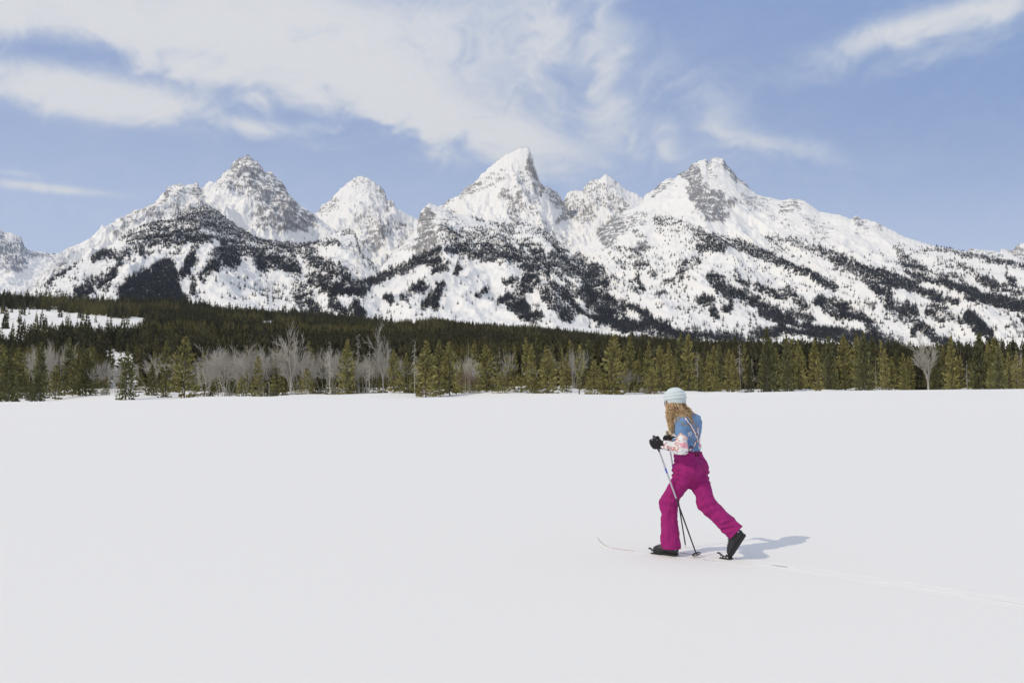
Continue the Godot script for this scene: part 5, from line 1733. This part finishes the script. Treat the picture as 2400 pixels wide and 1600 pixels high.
		var turns := 2.0 + 2.5 * r.randf()
		var ph := r.randf() * TAU
		var rad := 0.0026 + 0.0018 * r.randf()
		var light := clampf(0.50 + 1.3 * clumps.get_noise_1d(rad_to_deg(th)) + 0.45 * (r.randf() - 0.5), 0.0, 1.0)
		var tone := Color(0.13, 0.065, 0.03).lerp(Color(0.60, 0.43, 0.24), light)
		if deg < 100.0:
			tone = tone.lerp(Color(0.60, 0.40, 0.21), 0.45)
		var side := out.cross(Vector3.UP)
		var last := Vector3.ZERO
		var steps := 15
		for k in steps + 1:
			var t := float(k) / steps
			var m := 1.0 - t
			var q := p0 * m * m * m + p1 * 3.0 * m * m * t + p2 * 3.0 * m * t * t + end * t * t * t
			var amp := wave * smoothstep(0.08, 0.5, t)
			q += side * cos(ph + t * turns * TAU) * amp + out * sin(ph + t * turns * TAU) * amp
			var e := sh.f(q)
			if e < 0.008:
				q += sh.slope(q) * (0.008 - e)
			if k > 0:
				var c0 := cv.size()
				tube(cv, ci, last - home, q - home, rad * (1.05 - 0.5 * (t - 1.0 / steps)), rad * (1.05 - 0.5 * t), 4)
				for z in cv.size() - c0:
					var g := 0.85 + 0.25 * sin(ph + t * turns * TAU)
					var tip_ := tone.lerp(Color(0.62, 0.45, 0.25), 0.55 * smoothstep(0.45, 1.0, t))
					cc.append(Color(tip_.r * g, tip_.g * g, tip_.b * g))
			last = q
	var hair_m := tinted(0.5)
	part("hair", mesh_of(cv, ci, cc), hair_m, p)

	# ---- poles, held; skis, stood on
	pole("ski_pole", "silver and black ski pole in the near glove, its tip left of the rear boot", handL + axL * 0.062, tipL, 0.255, 0.295, 0.50, true, Color(0.10, 0.10, 0.11))
	pole("ski_pole", "far ski pole in the farther glove, passing behind the front thigh", handR + axR * 0.085, tipR, 0.27, 0.31, 0.52, false, Color(0.33, 0.27, 0.17))
	var midL := heelL + FW_ * 0.20
	midL.y = 0.0
	ski("ski", "white ski under the front boot with its thin tip curving up", midL, FW_.normalized(), 0.78, 0.98, 0.10)
	var midR := heelR + footR * 0.24
	midR = Vector3(ballR.x, 0, ballR.z) + FW_ * 0.02
	ski("ski", "white ski trailing under the raised rear boot", midR, Vector3(-0.74, 0, -0.67).normalized(), 0.78, 0.98, 0.07)

# ---------------------------------------------------------------- tracks left in the snow
func build_tracks() -> void:
	var lines := [
		[[1640, 1309], [1842, 1334], [2000, 1358], [2200, 1389], [2400, 1424], [2600, 1462]],
		[[1700, 1306], [1842, 1326], [2000, 1348], [2200, 1379], [2400, 1409], [2600, 1440]]]
	for l in lines:
		var pts := []
		for q in l:
			var r := ray(q[0] * 0.98, q[1] * 0.98)
			var d := -EYE / r.y
			pts.append(Vector3(r.x * d, 0, -d))
		var path := thick_line(pts, 160)
		var v := PackedVector3Array()
		var idx := PackedInt32Array()
		var shape := [[-0.085, 0.001], [-0.055, 0.006], [-0.036, 0.004], [-0.030, 0.002], [0.030, 0.002], [0.036, 0.004], [0.055, 0.006], [0.085, 0.001]]
		for i in path.size():
			var d: Vector3 = (path[mini(i + 1, path.size() - 1)] - path[maxi(i - 1, 0)]).normalized()
			var s := d.cross(Vector3.UP)
			for e in shape:
				var c: Vector3 = path[i] + s * e[0]
				v.append(c + Vector3(0, e[1] * (0.75 + 0.5 * relief_c.get_noise_2d(c.x * 300.0, c.z * 300.0)) , 0))
			if i > 0:
				var k := v.size() - 16
				for e in 7:
					idx.append_array([k + e, k + e + 8, k + e + 1, k + e + 1, k + e + 8, k + e + 9])
		var o := part("ski_track", mesh_of(v, idx), snow)
		tag(o, "faint ski track in the snow running to the right edge", "", "", "structure")

func _ready() -> void:
	rng.seed = SEED
	var t0 := Time.get_ticks_msec()
	set_stage()
	print("sky ", Time.get_ticks_msec() - t0)
	draw_fields()
	build_ground()
	print("ground ", Time.get_ticks_msec() - t0)
	var wooded := build_mountains()
	print("mountains ", Time.get_ticks_msec() - t0)
	build_front_trees()
	print("front trees ", Time.get_ticks_msec() - t0)
	build_hill_forest()
	build_mountain_forest(wooded)
	print("forests ", Time.get_ticks_msec() - t0)
	build_tracks()
	build_skier()
	print("skier ", Time.get_ticks_msec() - t0)
